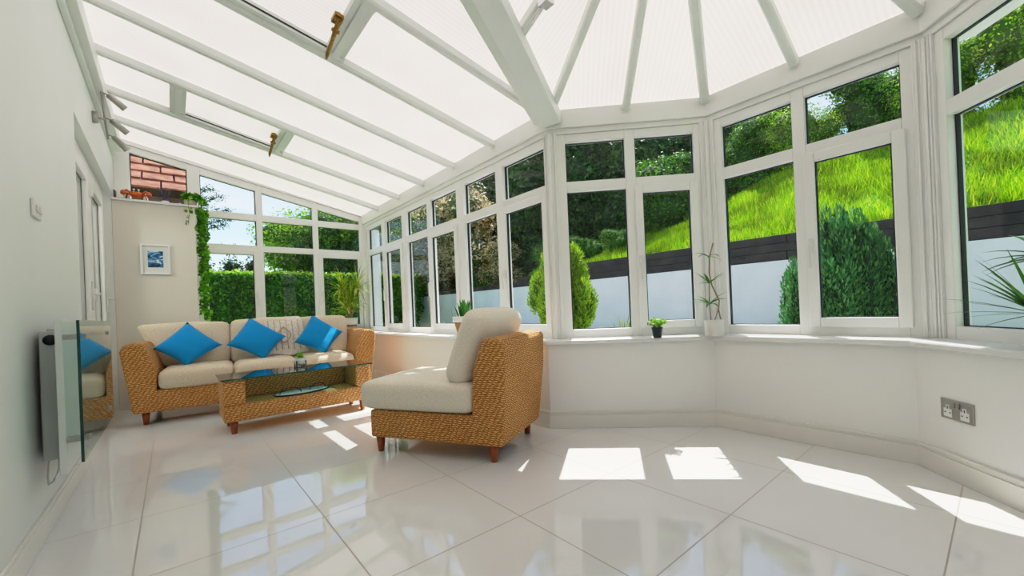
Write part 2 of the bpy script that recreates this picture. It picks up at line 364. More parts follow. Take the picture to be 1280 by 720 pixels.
def strip(mb, o0, o1, z0, z1, i0=0, i1=5):
    A = offset(o0)[i0:i1 + 1]; B = offset(o1)[i0:i1 + 1]; n = len(A)
    vs = [(p.x, p.y, z) for z in (z0, z1) for p in A] + [(p.x, p.y, z) for z in (z0, z1) for p in B]
    fs = []
    for i in range(n - 1):
        a, b, c, e = i, i + 1, n + i, n + i + 1
        fs += [(a, b, e, c), (2 * n + a, 2 * n + c, 2 * n + e, 2 * n + b), (c, e, 2 * n + e, 2 * n + c), (a, 2 * n + a, 2 * n + b, b)]
    fs += [(0, n, 3 * n, 2 * n), (n - 1, 3 * n - 1, 4 * n - 1, 2 * n - 1)]
    mb.add(vs, fs)
WO = .155   # wall face stands this far inside the window plane
# floor
m = MB(); fl = [(-.2, YS), (P5.x - WO, YS)] + [(p.x, p.y) for p in offset(WO)[::-1][1:-1]] + [(P0.x - WO, D), (-.2, D)]
m.prism(fl, -.05, 0.0); tag(m.build('floor', M['floor']), kind='structure')
# dwarf wall + skirting + sill
m = MB(); strip(m, -.09, WO, -.05, ZS - .03, 0, 1); tag(m.build('wall_east', M['wall_warm']), kind='structure')
m = MB(); strip(m, -.09, WO, -.05, ZS - .03, 1, 4); tag(m.build('wall_bay', M['wall']), kind='structure')
m = MB(); strip(m, -.09, WO, -.05, ZS - .03, 4, 5); tag(m.build('wall_southeast', M['wall']), kind='structure')
m = MB(); strip(m, WO, WO + .016, 0, .088); strip(m, WO, WO + .010, .088, .098); strip(m, WO, WO + .0135, .098, .112)
tag(m.build('baseboard_bay', M['skirt'], bevel=.002), kind='structure')
m = MB(); strip(m, -.02, WO + .028, ZS - .03, ZS); tag(m.build('trim_1', M['sill'], bevel=.008), kind='structure')
# gable dwarf wall + its sill
m = MB(); m.box(-.1, 2.55, D - .13, D + .1, -.05, ZS - .03); tag(m.build('wall_north', M['wall_warm']), kind='structure')
m = MB(); m.box(.6, 2.455 - .02, D - .16, D, ZS - .03, ZS); tag(m.build('trim_2', M['sill'], bevel=.008), kind='structure')
# house wall with alcove for the doors
LZ0, LS = 2.69, .22
def lean(x): return LZ0 - LS * x
m = MB(); m.box(-.22, 0, YS, 3.56, 0, lean(0) + .05); m.box(-.22, 0, 3.56, 5.5, 2.085, lean(0) + .05); m.box(-.22, 0, 5.5, D + .1, 0, lean(0) + .05)
m.box(-.22, -.2, 3.56, 5.5, -.05, 0)
tag(m.build('wall_west', M['wall_cool']), kind='structure')
m = MB(); m.box(0, .014, YS, 3.56, 0, .085); m.box(0, .010, YS, 3.56, .085, .10)
tag(m.build('baseboard_west', M['skirt'], bevel=.002), kind='structure')
m = MB(); m.box(0, .075, YS, D - .08, 2.53, 2.645); m.box(.0, .03, YS, D - .08, 2.50, 2.53)
tag(m.build('trim_3', M['pvc_grey'], bevel=.004), kind='structure')
m = MB(); m.box(-.1, 2.6, YS - .15, YS, -.05, 2.72); tag(m.build('wall_south', M['wall']), kind='structure')
# nib wall with shelf at the far left
m = MB(); m.box(0, .615, 5.5, D - .0, 0, 2.0); tag(m.build('wall_nib', M['wall_warm'], bevel=.004), kind='structure')
m = MB(); m.box(0, .645, 5.475, D - .03, 2.0, 2.022); tag(m.build('trim_4', M['sill'], bevel=.005), kind='structure')

# ------------------------------------------------------------------ windows
FR = -.07; GL = -.045
WIN = [0]
def window(f, bounds, openers, z0=.57, zt=1.65, z1=1.965, top=None, s_end=None, s_start=0, extra_rail=None, zbot_glass=.643):
    """bounds: list of (s0,s1) glass openings; openers: set of indices with a sash in the lower light"""
    WIN[0] += 1; m = MB(); g = MB(); L = f.L if s_end is None else s_end; T = f.T
    s_all = [s_start] + [x for b in bounds for x in b] + [L]
    topz = top or (lambda s: 2.02)
    ht = .035
    # vertical members
    for i in range(0, len(s_all), 2):
        a, b = s_all[i], s_all[i + 1]
        zt_a, zt_b = topz(a), topz(b)
        m.prism([(a, z0), (b, z0), (b, zt_b), (a, zt_a)], FR, 0, lambda p: T((p[0], p[2], p[1])))
    for (a, b) in bounds:
        m.box(a, b, FR, 0, z0, zbot_glass, T); m.box(a, b, FR, 0, zt - ht, zt + ht, T)
        if extra_rail: m.box(a, b, FR, 0, extra_rail - .038, extra_rail + .038, T)
        za, zb = topz(a), topz(b); ga, gb = za - (2.02 - z1), zb - (2.02 - z1)
        m.prism([(a, ga), (b, gb), (b, zb), (a, za)], FR, 0, lambda p: T((p[0], p[2], p[1])))
    root = m.build('window_%d' % WIN[0], M['pvc'], bevel=.004); tag(root, kind='structure')
    def pane(a, b, za, zb, za2=None, parent=root, n=GL):
        za2 = za2 if za2 is not None else (zb, zb)
        q = MB(); q.prism([(a, za), (b, za), (b, za2[1]), (a, za2[0])], n - .004, n + .004, lambda p: T((p[0], p[2], p[1]))); o = q.build('pane', M['glass'], parent)
        w = .007; e = n + .0045
        for (x0, x1, y0, y1) in ((a, a + w, za, None), (b - w, b, za, None)):
            h = za2[0] if x0 == a else za2[1]
            g.prism([(x0, za), (x1, za), (x1, h), (x0, h)], n - .008, e + .006, lambda p: T((p[0], p[2], p[1])))
        g.prism([(a, za), (b, za), (b, za + w * .6), (a, za + w * .6)], n - .008, e + .004, lambda p: T((p[0], p[2], p[1])))
        g.prism([(a, za2[0] - w * .6), (b, za2[1] - w * .6), (b, za2[1]), (a, za2[0])], n - .008, e + .004, lambda p: T((p[0], p[2], p[1])))
    beads = MB()
    for i, (a, b) in enumerate(bounds):
        za, zb = topz(a) - (2.02 - z1), topz(b) - (2.02 - z1)
        if extra_rail:
            pane(a, b, zt + ht, extra_rail - .038); pane(a, b, extra_rail + .038, 0, (za, zb))
        else: pane(a, b, zt + ht, 0, (za, zb))
        if i in openers:
            q = MB(); w = .055; lo, hi = zbot_glass - .012, zt - ht + .012; A, B = a - .014, b + .014
            for x0, x1, y0, y1 in ((A, A + w, lo, hi), (B - w, B, lo, hi), (A + w, B - w, lo, lo + w), (A + w, B - w, hi - w, hi)):
                q.box(x0, x1, -.03, .016, y0, y1, T)
            sash = q.build('sash', M['pvc'], root, bevel=.006)
            pane(A + w, B - w, lo + w, hi - w, parent=sash, n=-.012)
            hs = 1 if openers[i] > 0 else 0
            hx = (B - w / 2) if hs else (A + w / 2)
            hq = MB(); hq.box(hx - .013, hx + .013, .016, .028, 1.06, 1.14, T); hq.box(hx - .009, hx + .009, .028, .045, 1.085, 1.115, T); hq.box(hx - .008, hx + .008, .038, .052, .97, 1.11, T)
            hq.build('handle', M['whitep'], sash, bevel=.003)
        else: pane(a, b, zbot_glass, zt - ht)
    g.build('gasket', M['gasket'], root)
    return root
# 1 gable: opening above the nib, then three bays
GT = Facet(Vector((0, D)), Vector((2.455, D)))
GT.n = Vector((0, -1))
gtop = lambda s: 2.665 - .205 * s
window(GT, [(.68, 1.195), (1.258, 1.808), (1.873, 2.395)], {0: 1, 2: -1}, z1=1.94, top=gtop, extra_rail=2.02, s_start=.57, s_end=2.455)
# small light over the nib
m = MB(); T = GT.T
m.prism([(0, 2.0), (.12, 2.0), (.12, gtop(.12)), (0, gtop(0))], FR, 0, lambda p: T((p[0], p[2], p[1])))
m.box(.12, .57, FR, 0, 2.0, 2.04, T)
m.prism([(.12, gtop(.12) - .07), (.57, gtop(.57) - .07), (.57, gtop(.57)), (.12, gtop(.12))], FR, 0, lambda p: T((p[0], p[2], p[1])))
WIN[0] += 1; wn = tag(m.build('window_2', M['pvc'], bevel=.004), kind='structure')
q = MB(); q.prism([(.12, 2.04), (.57, 2.04), (.57, gtop(.57) - .07), (.12, gtop(.12) - .07)], GL - .004, GL + .004, lambda p: T((p[0], p[2], p[1]))); q.build('pane', M['glass'], wn)
q = MB()
q.prism([(.12, gtop(.12) - .078), (.57, gtop(.57) - .078), (.57, gtop(.57) - .07), (.12, gtop(.12) - .07)], GL - .008, GL + .01, lambda p: T((p[0], p[2], p[1])))
q.box(.12, .128, GL - .008, GL + .01, 2.04, gtop(.12) - .072, T); q.box(.562, .57, GL - .008, GL + .01, 2.04, gtop(.57) - .072, T); q.build('gasket', M['gasket'], wn)
# long side
window(FW, [(.13, .625), (.735, 1.235), (1.35, 1.86), (1.93, 2.455), (2.58, 3.08), (3.17, 3.68)], {1: -1, 3: -1, 5: -1}, s_start=.0)
window(FA, [(.11, .52), (.588, .985)], {1: -1})
window(FB, [(.095, .505), (.57, .985)], {1: -1})
window(FC, [(.095, .465), (.53, .90)], {})
window(FS, [(.1, .7), (.77, 1.42)], {})
# posts at the corners (fluted)
k = 0
for (f, g, pt) in ((FW, FA, P1), (FA, FB, P2), (FB, FC, P3), (FC, FS, P4)):
    k += 1; m = MB()
    m.box(f.L - .05, f.L + .0, FR - .01, .014, ZS, 2.03, f.T); m.box(0, .05, FR - .01, .014, ZS, 2.03, g.T)
    for s in (.012, .030): m.box(f.L - s - .009, f.L - s, .014, .021, ZS, 2.03, f.T); m.box(s, s + .009, .014, .021, ZS, 2.03, g.T)
    c = pt + (f.n + g.n).normalized() * .006
    m.tube([(c.x, c.y, ZS), (c.x, c.y, 2.03)], .018, 10)
    tag(m.build('trim_%d' % (4 + k), M['pvc'], bevel=.003), kind='structure')
m = MB(); m.box(2.40, 2.475, D - .05, D + .03, ZS, ZE); tag(m.build('trim_9', M['pvc'], bevel=.004), kind='structure')
# eaves beam
m = MB(); strip(m, -.12, .012, 2.02, ZE + .034); strip(m, .012, .03, 2.055, ZE + .034)
tag(m.build('trim_10', M['pvc'], bevel=.004), kind='structure')
m = MB(); strip(m, -.37, -.121, 2.11, 2.18, 1, 5); m.box(P0.x + .122, P0.x + .24, 2.2, D + .1, 2.11, 2.18)  # added gutter, out of view, deepened to block sun from the bay's upper lights
tag(m.build('trim_12', M['pvc'], bevel=.004), kind='structure')
# gable rake cover
m = MB(); T = GT.T
m.prism([(0, gtop(0)), (2.455, gtop(2.455)), (2.455, lean(2.455) + .02), (0, lean(0) + .02)], -.1, .02, lambda p: T((p[0], p[2], p[1])))
tag(m.build('trim_11', M['pvc'], bevel=.003), kind='structure')

# ------------------------------------------------------------------ roof
HX, HY, HZ = 1.88, .755, 2.69
def quad_uv(mb_list, name, parent=None):
    pass
def roof_panel(pts, udir):
    """one flat sheet, uv.x across the ribs"""
    me = bpy.data.meshes.new('roof_sheet'); me.from_pydata(pts, [], [tuple(range(len(pts)))]); me.update()
    l = me.uv_layers.new(name='UVMap'); u = Vector(udir).normalized(); v = Vector((0, 0, 1)).cross(u)
    for li in me.polygons[0].loop_indices:
        c = me.vertices[me.loops[li].vertex_index].co; l.data[li].uv = (c.dot(u), c.dot(v))
    me.materials.append(M['roof']); ob = bpy.data.objects.new('roof_sheet', me); COL.objects.link(ob); return ob
ceil = empty('ceiling', (0, 0, 0), kind='structure')
RZ = .03
def rp(x, y, z): return (x, y, z + RZ)
VN = 2.07 - (2.455) * LS / ((HZ - ZE) / (P1.y - HY))   # y where valley meets the house wall
sheets = []
sheets.append(roof_panel([rp(0, VN, lean(0)), rp(P1.x + .1, P1.y + .05, lean(P1.x + .1)), rp(P1.x + .1, D + .1, lean(P1.x + .1)), rp(0, D + .1, lean(0))], (0, 1, 0)))
sheets.append(roof_panel([rp(0, VN, HZ), rp(HX, HY, HZ), rp(P1.x, P1.y, ZE)], (1, 0, 0)))
for f in (FA, FB, FC): sheets.append(roof_panel([rp(f.a.x, f.a.y, ZE), rp(f.b.x, f.b.y, ZE), rp(HX, HY, HZ)], (f.d.x, f.d.y, 0)))
sheets.append(roof_panel([rp(0, VN, HZ), rp(HX, HY, HZ), rp(P4.x, P4.y, ZE)], (1, 0, 0)))
sheets.append(roof_panel([rp(0, VN, lean(0)), rp(P4.x + .05, P4.y, lean(P4.x + .05)), rp(P4.x + .05, YS, lean(P4.x + .05)), rp(0, YS, lean(0))], (0, 1, 0)))
for s in sheets: s.parent = ceil
def bar(a, b, w=.052, h=.036, name='glazing_bar', mat='pvc_grey', drop=0.0):
    a = Vector(a); b = Vector(b); d = (b - a).normalized(); s = d.cross(Vector((0, 0, 1))).normalized(); u = s.cross(d).normalized()
    if u.z < 0: u = -u
    mb = MB(); vs = []
    for p in (a, b):
        for x, z in ((-w / 2, .02 - drop), (w / 2, .02 - drop), (w / 2, -h * .6 - drop), (w * .32, -h - drop), (-w * .32, -h - drop), (-w / 2, -h * .6 - drop)): vs.append(p + s * x + u * z)
    n = 6; mb.add(vs, [tuple(range(n)), tuple(range(n, 2 * n))[::-1]] + [(i, (i + 1) % n, n + (i + 1) % n, n + i) for i in range(n)])
    return mb.build(name, M[mat], ceil, bevel=.003)
YB = [2.07 + .62 * k for k in range(7)]
for y in YB[:6]: bar((.03, y, lean(.03)), (2.44, y, lean(2.44)))
for kx in range(3):
    y = P4.y - .05 - .62 * kx
    if y > YS + .1: bar((.03, y, lean(.03)), (2.44, y, lean(2.44)))
for p in ((P1 * .5 + P2 * .5), P2, (P2 * .5 + P3 * .5), P3, (P3 * .5 + P4 * .5), P1, P4):
    d = (Vector((HX, HY)) - p).normalized() * .03
    bar((p.x + d.x, p.y + d.y, ZE + .015), (HX, HY, HZ), .06 if p in (P2, P3) else .05)
for x in (1.88, 1.26, .64):
    yv = VN + (P1.y - VN) * x / P1.x; bar((x, yv, HZ - (yv - HY) * (HZ - ZE) / (P1.y - HY)), (x, HY, HZ))
    yv = VN + (P4.y - VN) * x / P4.x; bar((x, yv, HZ - (HY - yv) * (HZ - ZE) / (HY - P4.y)), (x, HY, HZ))
bar((0.0, HY, HZ), (HX, HY, HZ), .1, .06, 'ridge_beam')
m = MB(); m.lathe([(.02, -.07), (.09, -.06), (.10, -.03), (.10, .02)], 20, (HX, HY, HZ)); m.build('ridge_boss', M['pvc_grey'], ceil)
# the two heavy valley beams
def valley(p, end):
    a = Vector((p.x, p.y, ZE)); b = Vector((end[0], end[1], HZ)); a = a + (a - b).normalized() * -.02; d = (b - a).normalized(); s = d.cross(Vector((0, 0, 1))).normalized(); u = s.cross(d)
    if u.z < 0: u = -u
    prof = [(-.10, .01), (.10, .01), (.10, -.05), (.02, -.095), (-.10, -.075)]
    vs = [q + s * x + u * z for q in (a, b) for x, z in prof]; n = 5; mb = MB()
    mb.add(vs, [tuple(range(n)), tuple(range(n, 2 * n))[::-1]] + [(i, (i + 1) % n, n + (i + 1) % n, n + i) for i in range(n)])
    mb.build('valley_beam', M['pvc_grey'], ceil, bevel=.004)
valley(P1, (0.0, VN)); valley(P4, (0.0, VN))
# roof vents: raised frames between two glazing bars, with brass catches
def vent(y0, y1, x0, x1):
    def Tv(p): return (p[0], p[1], lean(p[0]) + p[2])
    mb = MB(); w = .035
    for xx in (x0, x1 - .10): mb.box(xx, xx + .10, y0 + .02, y1 - .02, -.012, .028, Tv); mb.box(xx + .03, xx + .07, y0 + .02, y1 - .02, -.022, -.012, Tv)
    mb.box(x0, x1, y0 + .026, y0 + .026 + w, -.02, .028, Tv); mb.box(x0, x1, y1 - .026 - w, y1 - .026, -.02, .028, Tv)
    v = mb.build('roof_vent', M['pvc_grey'], ceil, bevel=.003)
    g = MB(); g.box(x0 + .10, x1 - .10, y0 + .061, y0 + .064, -.004, .006, Tv); g.box(x0 + .10, x1 - .10, y1 - .064, y1 - .061, -.004, .006, Tv); g.build('gasket', M['gasket'], v)
    h = MB(); ym = y0 + (y1 - y0) * .42; xx = x1 - .13
    h.tube([Tv((xx, ym - .02, -.0)), Tv((xx, ym - .02, -.045))], .020, 10); h.box(xx - .022, xx + .022, ym - .05, ym + .03, -.03, -.012, Tv)
    h.tube([Tv((xx, ym - .04, -.045)), Tv((xx, ym + .03, -.06)), Tv((xx, ym + .09, -.085)), Tv((xx - .005, ym + .17, -.12)), Tv((xx - .005, ym + .20, -.14))], [.010, .014, .010, .012, .006], 8)
    h.tube([Tv((xx - .02, ym + .03, -.065)), Tv((xx + .02, ym + .03, -.065))], .010, 8)
    h.build('catch', M['brass'], v)
vent(3.93, 4.55, .44, 1.26); vent(2.07, 2.69, .40, 1.26)
m = MB(); m.box(1.85, 1.91, 1.44, 1.50, 2.335, 2.365); m.tube([(1.87, 1.50, 2.335), (1.87, 1.58, 2.305)], .008, 8); m.tube([(1.89, 1.42, 2.35), (1.89, 1.36, 2.365)], .008, 8)
m.build('bracket', M['chrome'], ceil, bevel=.003)

# ------------------------------------------------------------------ french doors in the alcove
dr = MB(); X0, X1 = -.12, -.055
dr.box(X0, X1, 3.58, 3.66, 0, 2.08); dr.box(X0, X1, 5.42, 5.5, 0, 2.08); dr.box(X0, X1, 3.66, 5.42, 2.01, 2.08); dr.box(-.2, X1 - .02, 3.58, 5.5, 0, .02)
door = tag(dr.build('door_1', M['pvc'], bevel=.004), kind='structure')
for a, b, hs in ((3.665, 4.54, 1), (4.55, 5.415, 0)):
    q = MB(); w = .09
    for y0, y1, z0, z1 in ((a, a + w, .025, 2.005), (b - w, b, .025, 2.005), (a + w, b - w, .025, .16), (a + w, b - w, 1.905, 2.005)): q.box(-.115, -.048, y0, y1, z0, z1)
    lf = q.build('door_leaf', M['pvc'], door, bevel=.005)
    g = MB(); g.box(-.086, -.078, a + w, b - w, .16, 1.905); g.build('pane', M['glass_door'], lf)
    g = MB()
    for y0, y1, z0, z1 in ((a + w, a + w + .006, .16, 1.905), (b - w - .006, b - w, .16, 1.905), (a + w, b - w, .16, .168), (a + w, b - w, 1.897, 1.905)): g.box(-.09, -.0765, y0, y1, z0, z1)
    g.build('gasket', M['gasket'], lf)
    h = MB(); hy = b - .04 if hs else b - .04
    h.box(-.048, -.036, hy - .018, hy + .018, .93, 1.15); h.tube([(-.036, hy, 1.05), (.0, hy, 1.05)], .009, 8); h.tube([(.0, hy, 1.05), (.0, hy - .11, 1.05)], .009, 8)
    h.build('handle', M['whitep'], lf, bevel=.003)
    for hz in (.3, 1.05, 1.85):
        h = MB(); h.tube([(-.04, a + .012, hz - .05), (-.04, a + .012, hz + .05)], .014, 10); h.build('hinge', M['whitep'], lf)
m = MB(); m.box(-2.4, -.22, 3.3, 5.8, -.05, 0); m.box(-2.5, -2.4, 3.2, 5.9, -.05, 2.5); m.box(-2.5, -.22, 5.8, 5.9, -.05, 2.5); m.box(-2.5, -.22, 3.2, 3.3, -.05, 2.5); m.box(-2.5, -.22, 3.2, 5.9, 2.4, 2.5)
tag(m.build('wall_house_room', M['house_in']), kind='structure')
la_ = bpy.data.lights.new('added_room_fill', 'POINT'); la_.energy = 45; la_.shadow_soft_size = .2; lo_ = bpy.data.objects.new('added_room_fill', la_); COL.objects.link(lo_); lo_.location = (-1.3, 4.5, 2.1)  # added fill light, brightens the room behind the door glass

# ------------------------------------------------------------------ wall fittings
def light_switch():
    r = empty('light_switch', (0, 2.525, 1.287), label='white double light switch on the left wall above the heater', cat='switch')
    m = MB(); m.box(.0, .010, -.062, .062, -.035, .035); m.build('plate', M['whitep'], r, bevel=.003)
    for y in (-.022, .022):
        m = MB(); m.box(.010, .016, y - .010, y + .010, -.014, .014); m.build('rocker', M['whitep'], r, bevel=.002)
light_switch()
def socket():
    s0 = .205
    fc = FC; base = fc.a + fc.d * 0
    P3i = offset(WO)[3]
    def T(p):  # p = (along from centre, out of wall, z)
        q = P3i + fc.d * (s0 + p[0]) + fc.n * p[1]; return (q.x, q.y, p[2] + .302)
    r = empty('wall_socket', (0, 0, 0), label='brushed steel double power socket on the bay wall', cat='socket')
    m = MB(); m.box(-.073, .073, .0, .008, -.043, .043, T); m.build('plate', M['metal'], r, bevel=.002)
    for sx in (-1, 1):
        m = MB(); cx = sx * .038
        m.box(cx - .019, cx + .019, .008, .0095, -.033, .002, T); m.box(cx - .008, cx + .008, .008, .0095, .002, .018, T)
        o = m.build('socket_insert', M['whitep'], r)
        h = MB(); h.box(cx - .002, cx + .002, .0095, .0102, .001, .012, T); h.box(cx - .014, cx - .008, .0095, .0102, -.017, -.012, T); h.box(cx + .008, cx + .014, .0095, .0102, -.017, -.012, T)
        h.build('pin_hole', M['black'], o)
        m = MB(); m.box(sx * .010 - .0075, sx * .010 + .0075, .008, .013, .010, .034, T); m.build('rocker', M['satin'], r, bevel=.001)
socket()
def heater():
    r = empty('panel_heater', (0, 2.4, .3), label='white wall heater with a green glass front panel on clips', cat='heater')
    Tt = lambda p: (p[0], p[1] - 2.4, p[2] - .3)
    m = MB(); m.box(.014, .070, 2.42, 3.30, .30, .80, Tt); m.build('body', M['greyp'], r, bevel=.004)
    for yb in (2.50, 3.10): m = MB(); m.box(.0, .014, yb, yb + .06, .35, .75, Tt); m.build('bracket', M['metal'], r)
    m = MB(); m.box(.072, .092, 2.30, 3.36, .262, .842, Tt); m.build('cover_panel', M['whitep'], r, bevel=.003)
    m = MB(); m.box(.142, .150, 2.185, 3.16, .325, .836, Tt); m.build('glass_panel', M['glass_green'], r)
    m = MB(); m.box(.1418, .1502, 2.183, 2.1855, .325, .836, Tt); m.build('glass_edge', simple('dark_green_glass_edge', (.01, .06, .05), .1, .1), r)
    for z in (.39, .775):
        for y in (2.31, 3.0):
            m = MB(); m.box(.092, .156, y - .012, y + .012, z - .010, z + .010, Tt); m.build('clip', M['satin'], r, bevel=.002)
    m = MB(); m.tube([Tt((.045, 2.425, .765)), Tt((.045, 2.412, .765))], .020, 14); m.build('thermostat', M['black'], r)
    m = MB(); m.box(.03, .06, 2.45, 2.56, .80, .806, Tt); m.build('vent_grille', M['satin'], r)
    m = MB(); m.tube([Tt(p) for p in ((.05, 2.46, .30), (.05, 2.45, .26), (.035, 2.44, .215), (.02, 2.46, .20), (.012, 2.50, .22), (.01, 2.54, .27), (.02, 2.55, .30))], .0035, 6); m.build('cable', M['whitep'], r)
heater()
def spots():
    r = empty('spotlight_bar', (0, 4.42, 2.42), label='satin nickel spotlight bar with three heads high on the left wall', cat='light')
    m = MB(); m.tube([(0, -.02, -.05), (.03, -.02, -.05)], [.045, .04], 18); m.build('base', M['satin'], r)
    m = MB(); m.tube([(.03, -.02, -.05), (.06, .0, -.05), (.06, .02, -.03)], .007, 8); m.tube([(.06, -.16, .14), (.06, .05, -.04), (.06, .22, -.12)], .007, 8); m.build('arm', M['satin'], r)
    for (y, z, dx, dz) in ((-.12, .11, .10, -.075), (.04, -.02, .10, -.075), (.18, -.10, .085, -.09)):
        m = MB(); a = Vector((.065, y, z)); b = a + Vector((.03, .02, -.004)); c = b + Vector((dx * .85, .03, dz * .9))
        m.tube([a, b], .005, 6); m.tube([b - (c - b) * .05, b, c, c + (c - b) * .02], [.012, .022, .024, .021], 14); m.build('spot_head', M['satin'], r)
spots()
def picture():
    r = empty('framed_picture', (.296, 5.5, 1.444), label='small white square frame with blue and white abstract print on the nib wall', cat='picture')
    w, h = .110, .149; m = MB()
    for x0, x1, z0, z1 in ((-w, -w + .016, -h, h), (w - .016, w, -h, h), (-w + .016, w - .016, -h, -h + .016), (-w + .016, w - .016, h - .016, h)): m.box(x0, x1, -.022, 0, z0, z1)
    m.build('frame', M['pvc'], r, bevel=.002)
    m = MB(); m.box(-w + .016, w - .016, -.008, 0, -h + .016, h - .016); m.build('mount', M['paper'], r)
    mt, nt, out = nmat('blue_white_print'); b = N(nt, 'ShaderNodeBsdfPrincipled', i_Roughness=.5)
    mp = coords(nt, 'Object', (14, 14, 34)); mp.inputs['Rotation'].default_value = (0, .5, 0); nz = N(nt, 'ShaderNodeTexNoise', i_Scale=1.0, i_Detail=6.0, i_Distortion=1.2); lk(nt, mp, 0, nz, 'Vector')
    rr = ramp(nt, [(.36, (.01, .03, .07)), (.46, (.02, .16, .36)), (.53, (.06, .32, .58)), (.58, (.75, .80, .82)), (.7, (.5, .6, .66))]); lk(nt, nz, 'Fac', rr, 'Fac'); lk(nt, rr, 'Color', b, 'Base Color'); lk(nt, b, 0, out, 0)
    m = MB(); m.box(-.057, .057, -.0095, -.008, -.078, .084); m.build('print', mt, r)
picture()

# ------------------------------------------------------------------ sofa
def legs(r, pts, h, mat='wood', rt=.027, rb=.017):
    for (x, y) in pts:
        m = MB(); m.lathe([(rb, 0), (rt, h)], 16, (x, y, 0)); m.build('leg', M[mat], r)
SA = -.09
sofa = empty('sofa', (.115, 4.50, 0), SA, label='long woven seagrass sofa with oatmeal cushions beneath the far windows', cat='sofa')
SL = 1.875; SD = .82
m = MB()
m.box(.03, SL - .03, .0, SD, .10, .275)                        # base
m.prism([(.03, .10), (SL - .03, .10), (SL + .02, .60), (-.02, .60)], SD - .10, SD, lambda p: (p[0], p[2], p[1]))   # back
arm = [(.03, .10), (-.025, .52), (-.035, .60), (-.015, .645), (.03, .66), (.09, .655), (.125, .60), (.175, .44), (.18, .10)]
m.prism(arm, -.005, SD, lambda p: (p[0], p[2], p[1])); m.prism([(SL - u, v) for u, v in arm][::-1], -.005, SD, lambda p: (p[0], p[2], p[1]))
fr = m.build('frame', M['wicker'], sofa, bevel=.018, seg=3)
legs(sofa, [(.10, .06), (SL - .10, .06), (.10, SD - .06), (SL - .10, SD - .06)], .10)
cw = (SL - .36) / 3
for i in range(3):
    m = MB(); cx = .18 + cw * (i + .5)
    pad(m, cw - .006, .66, .155, .05, .018, T=lambda q: (q.x + cx, q.y + .31, q.z + .345)); weld(m.build('seat_cushion', M['linen'], sofa))
bw = [(-.02, .665), (.67, 1.235), (1.24, 1.745)]
for i, (a, b) in enumerate(bw):
    m = MB(); w = b - a; lean_a = .30
    def T(q, a=a, b=b, i=i):
        zz = q.z; y = q.y
        x = q.x
        if i == 0 and x < 0: x += .20 * (-x / (w / 2)) * (.5 - zz / .40)
        if i == 2 and x > 0: x -= .02 * (x / (w / 2)) * (.5 - zz / .40)
        yy = .56 + y * math.cos(lean_a) + (zz) * math.sin(lean_a); z2 = .595 + zz * math.cos(lean_a) - y * math.sin(lean_a)
        return (x + (a + b) / 2, yy, z2)
    pad(m, w - .004, .15, .40 + (.02 if i else 0), .045, .018, n=10, T=T); weld(m.build('back_cushion', M['linen'], sofa))
# scatter cushions: knife-edged pillows given by four corners
def pillow(corners, thick, label):
    C = [Vector(c) for c in corners]; ctr = sum(C, Vector()) / 4; n = ((C[2] - C[0]).cross(C[3] - C[1])).normalized()
    if n.y > 0: n = -n
    m = MB(); K = 14; base = min(c.z for c in C)
    for sgn in (1, -1):
        vs = []
        for i in range(K + 1):
            for j in range(K + 1):
                u, v = i / K, j / K; a, b = 2 * u - 1, 2 * v - 1
                pin = 1 - .07 * (1 - a * a) * abs(b) ** 2 ; pin2 = 1 - .07 * (1 - b * b) * abs(a) ** 2
                uu = .5 + (a * pin2) / 2; vv = .5 + (b * pin) / 2
                p = C[0] * (1 - uu) * (1 - vv) + C[1] * uu * (1 - vv) + C[2] * uu * vv + C[3] * (1 - uu) * vv
                t = thick * ((1 - a * a) * (1 - b * b)) ** .42 * (1 + .05 * math.sin(9 * a + 3 * b) * math.cos(5 * b))
                vs.append(p + n * (t * sgn) - ctr)
        m.add(vs, [(i * (K + 1) + j, (i + 1) * (K + 1) + j, (i + 1) * (K + 1) + j + 1, i * (K + 1) + j + 1) for i in range(K) for j in range(K)], True)
    o = weld(m.build('scatter_cushion', M['blue']), .0005); o.location = ctr
    return tag(o, label, 'cushion', 'blue scatter cushions on the sofa')
pillow([(.265, 4.815, .593), (.508, 4.965, .811), (.752, 4.81, .585), (.485, 4.69, .425)], .065, 'bright blue cushion nearest the left arm of the sofa')
pillow([(.777, 4.76, .578), (.987, 4.915, .835), (1.271, 4.775, .627), (1.06, 4.64, .425)], .065, 'bright blue cushion in the middle of the sofa, left of the throw')
pillow([(1.32, 4.67, .56), (1.533, 4.835, .838), (1.799, 4.705, .637), (1.585, 4.585, .428)], .06, 'bright blue cushion at the right end of the sofa')
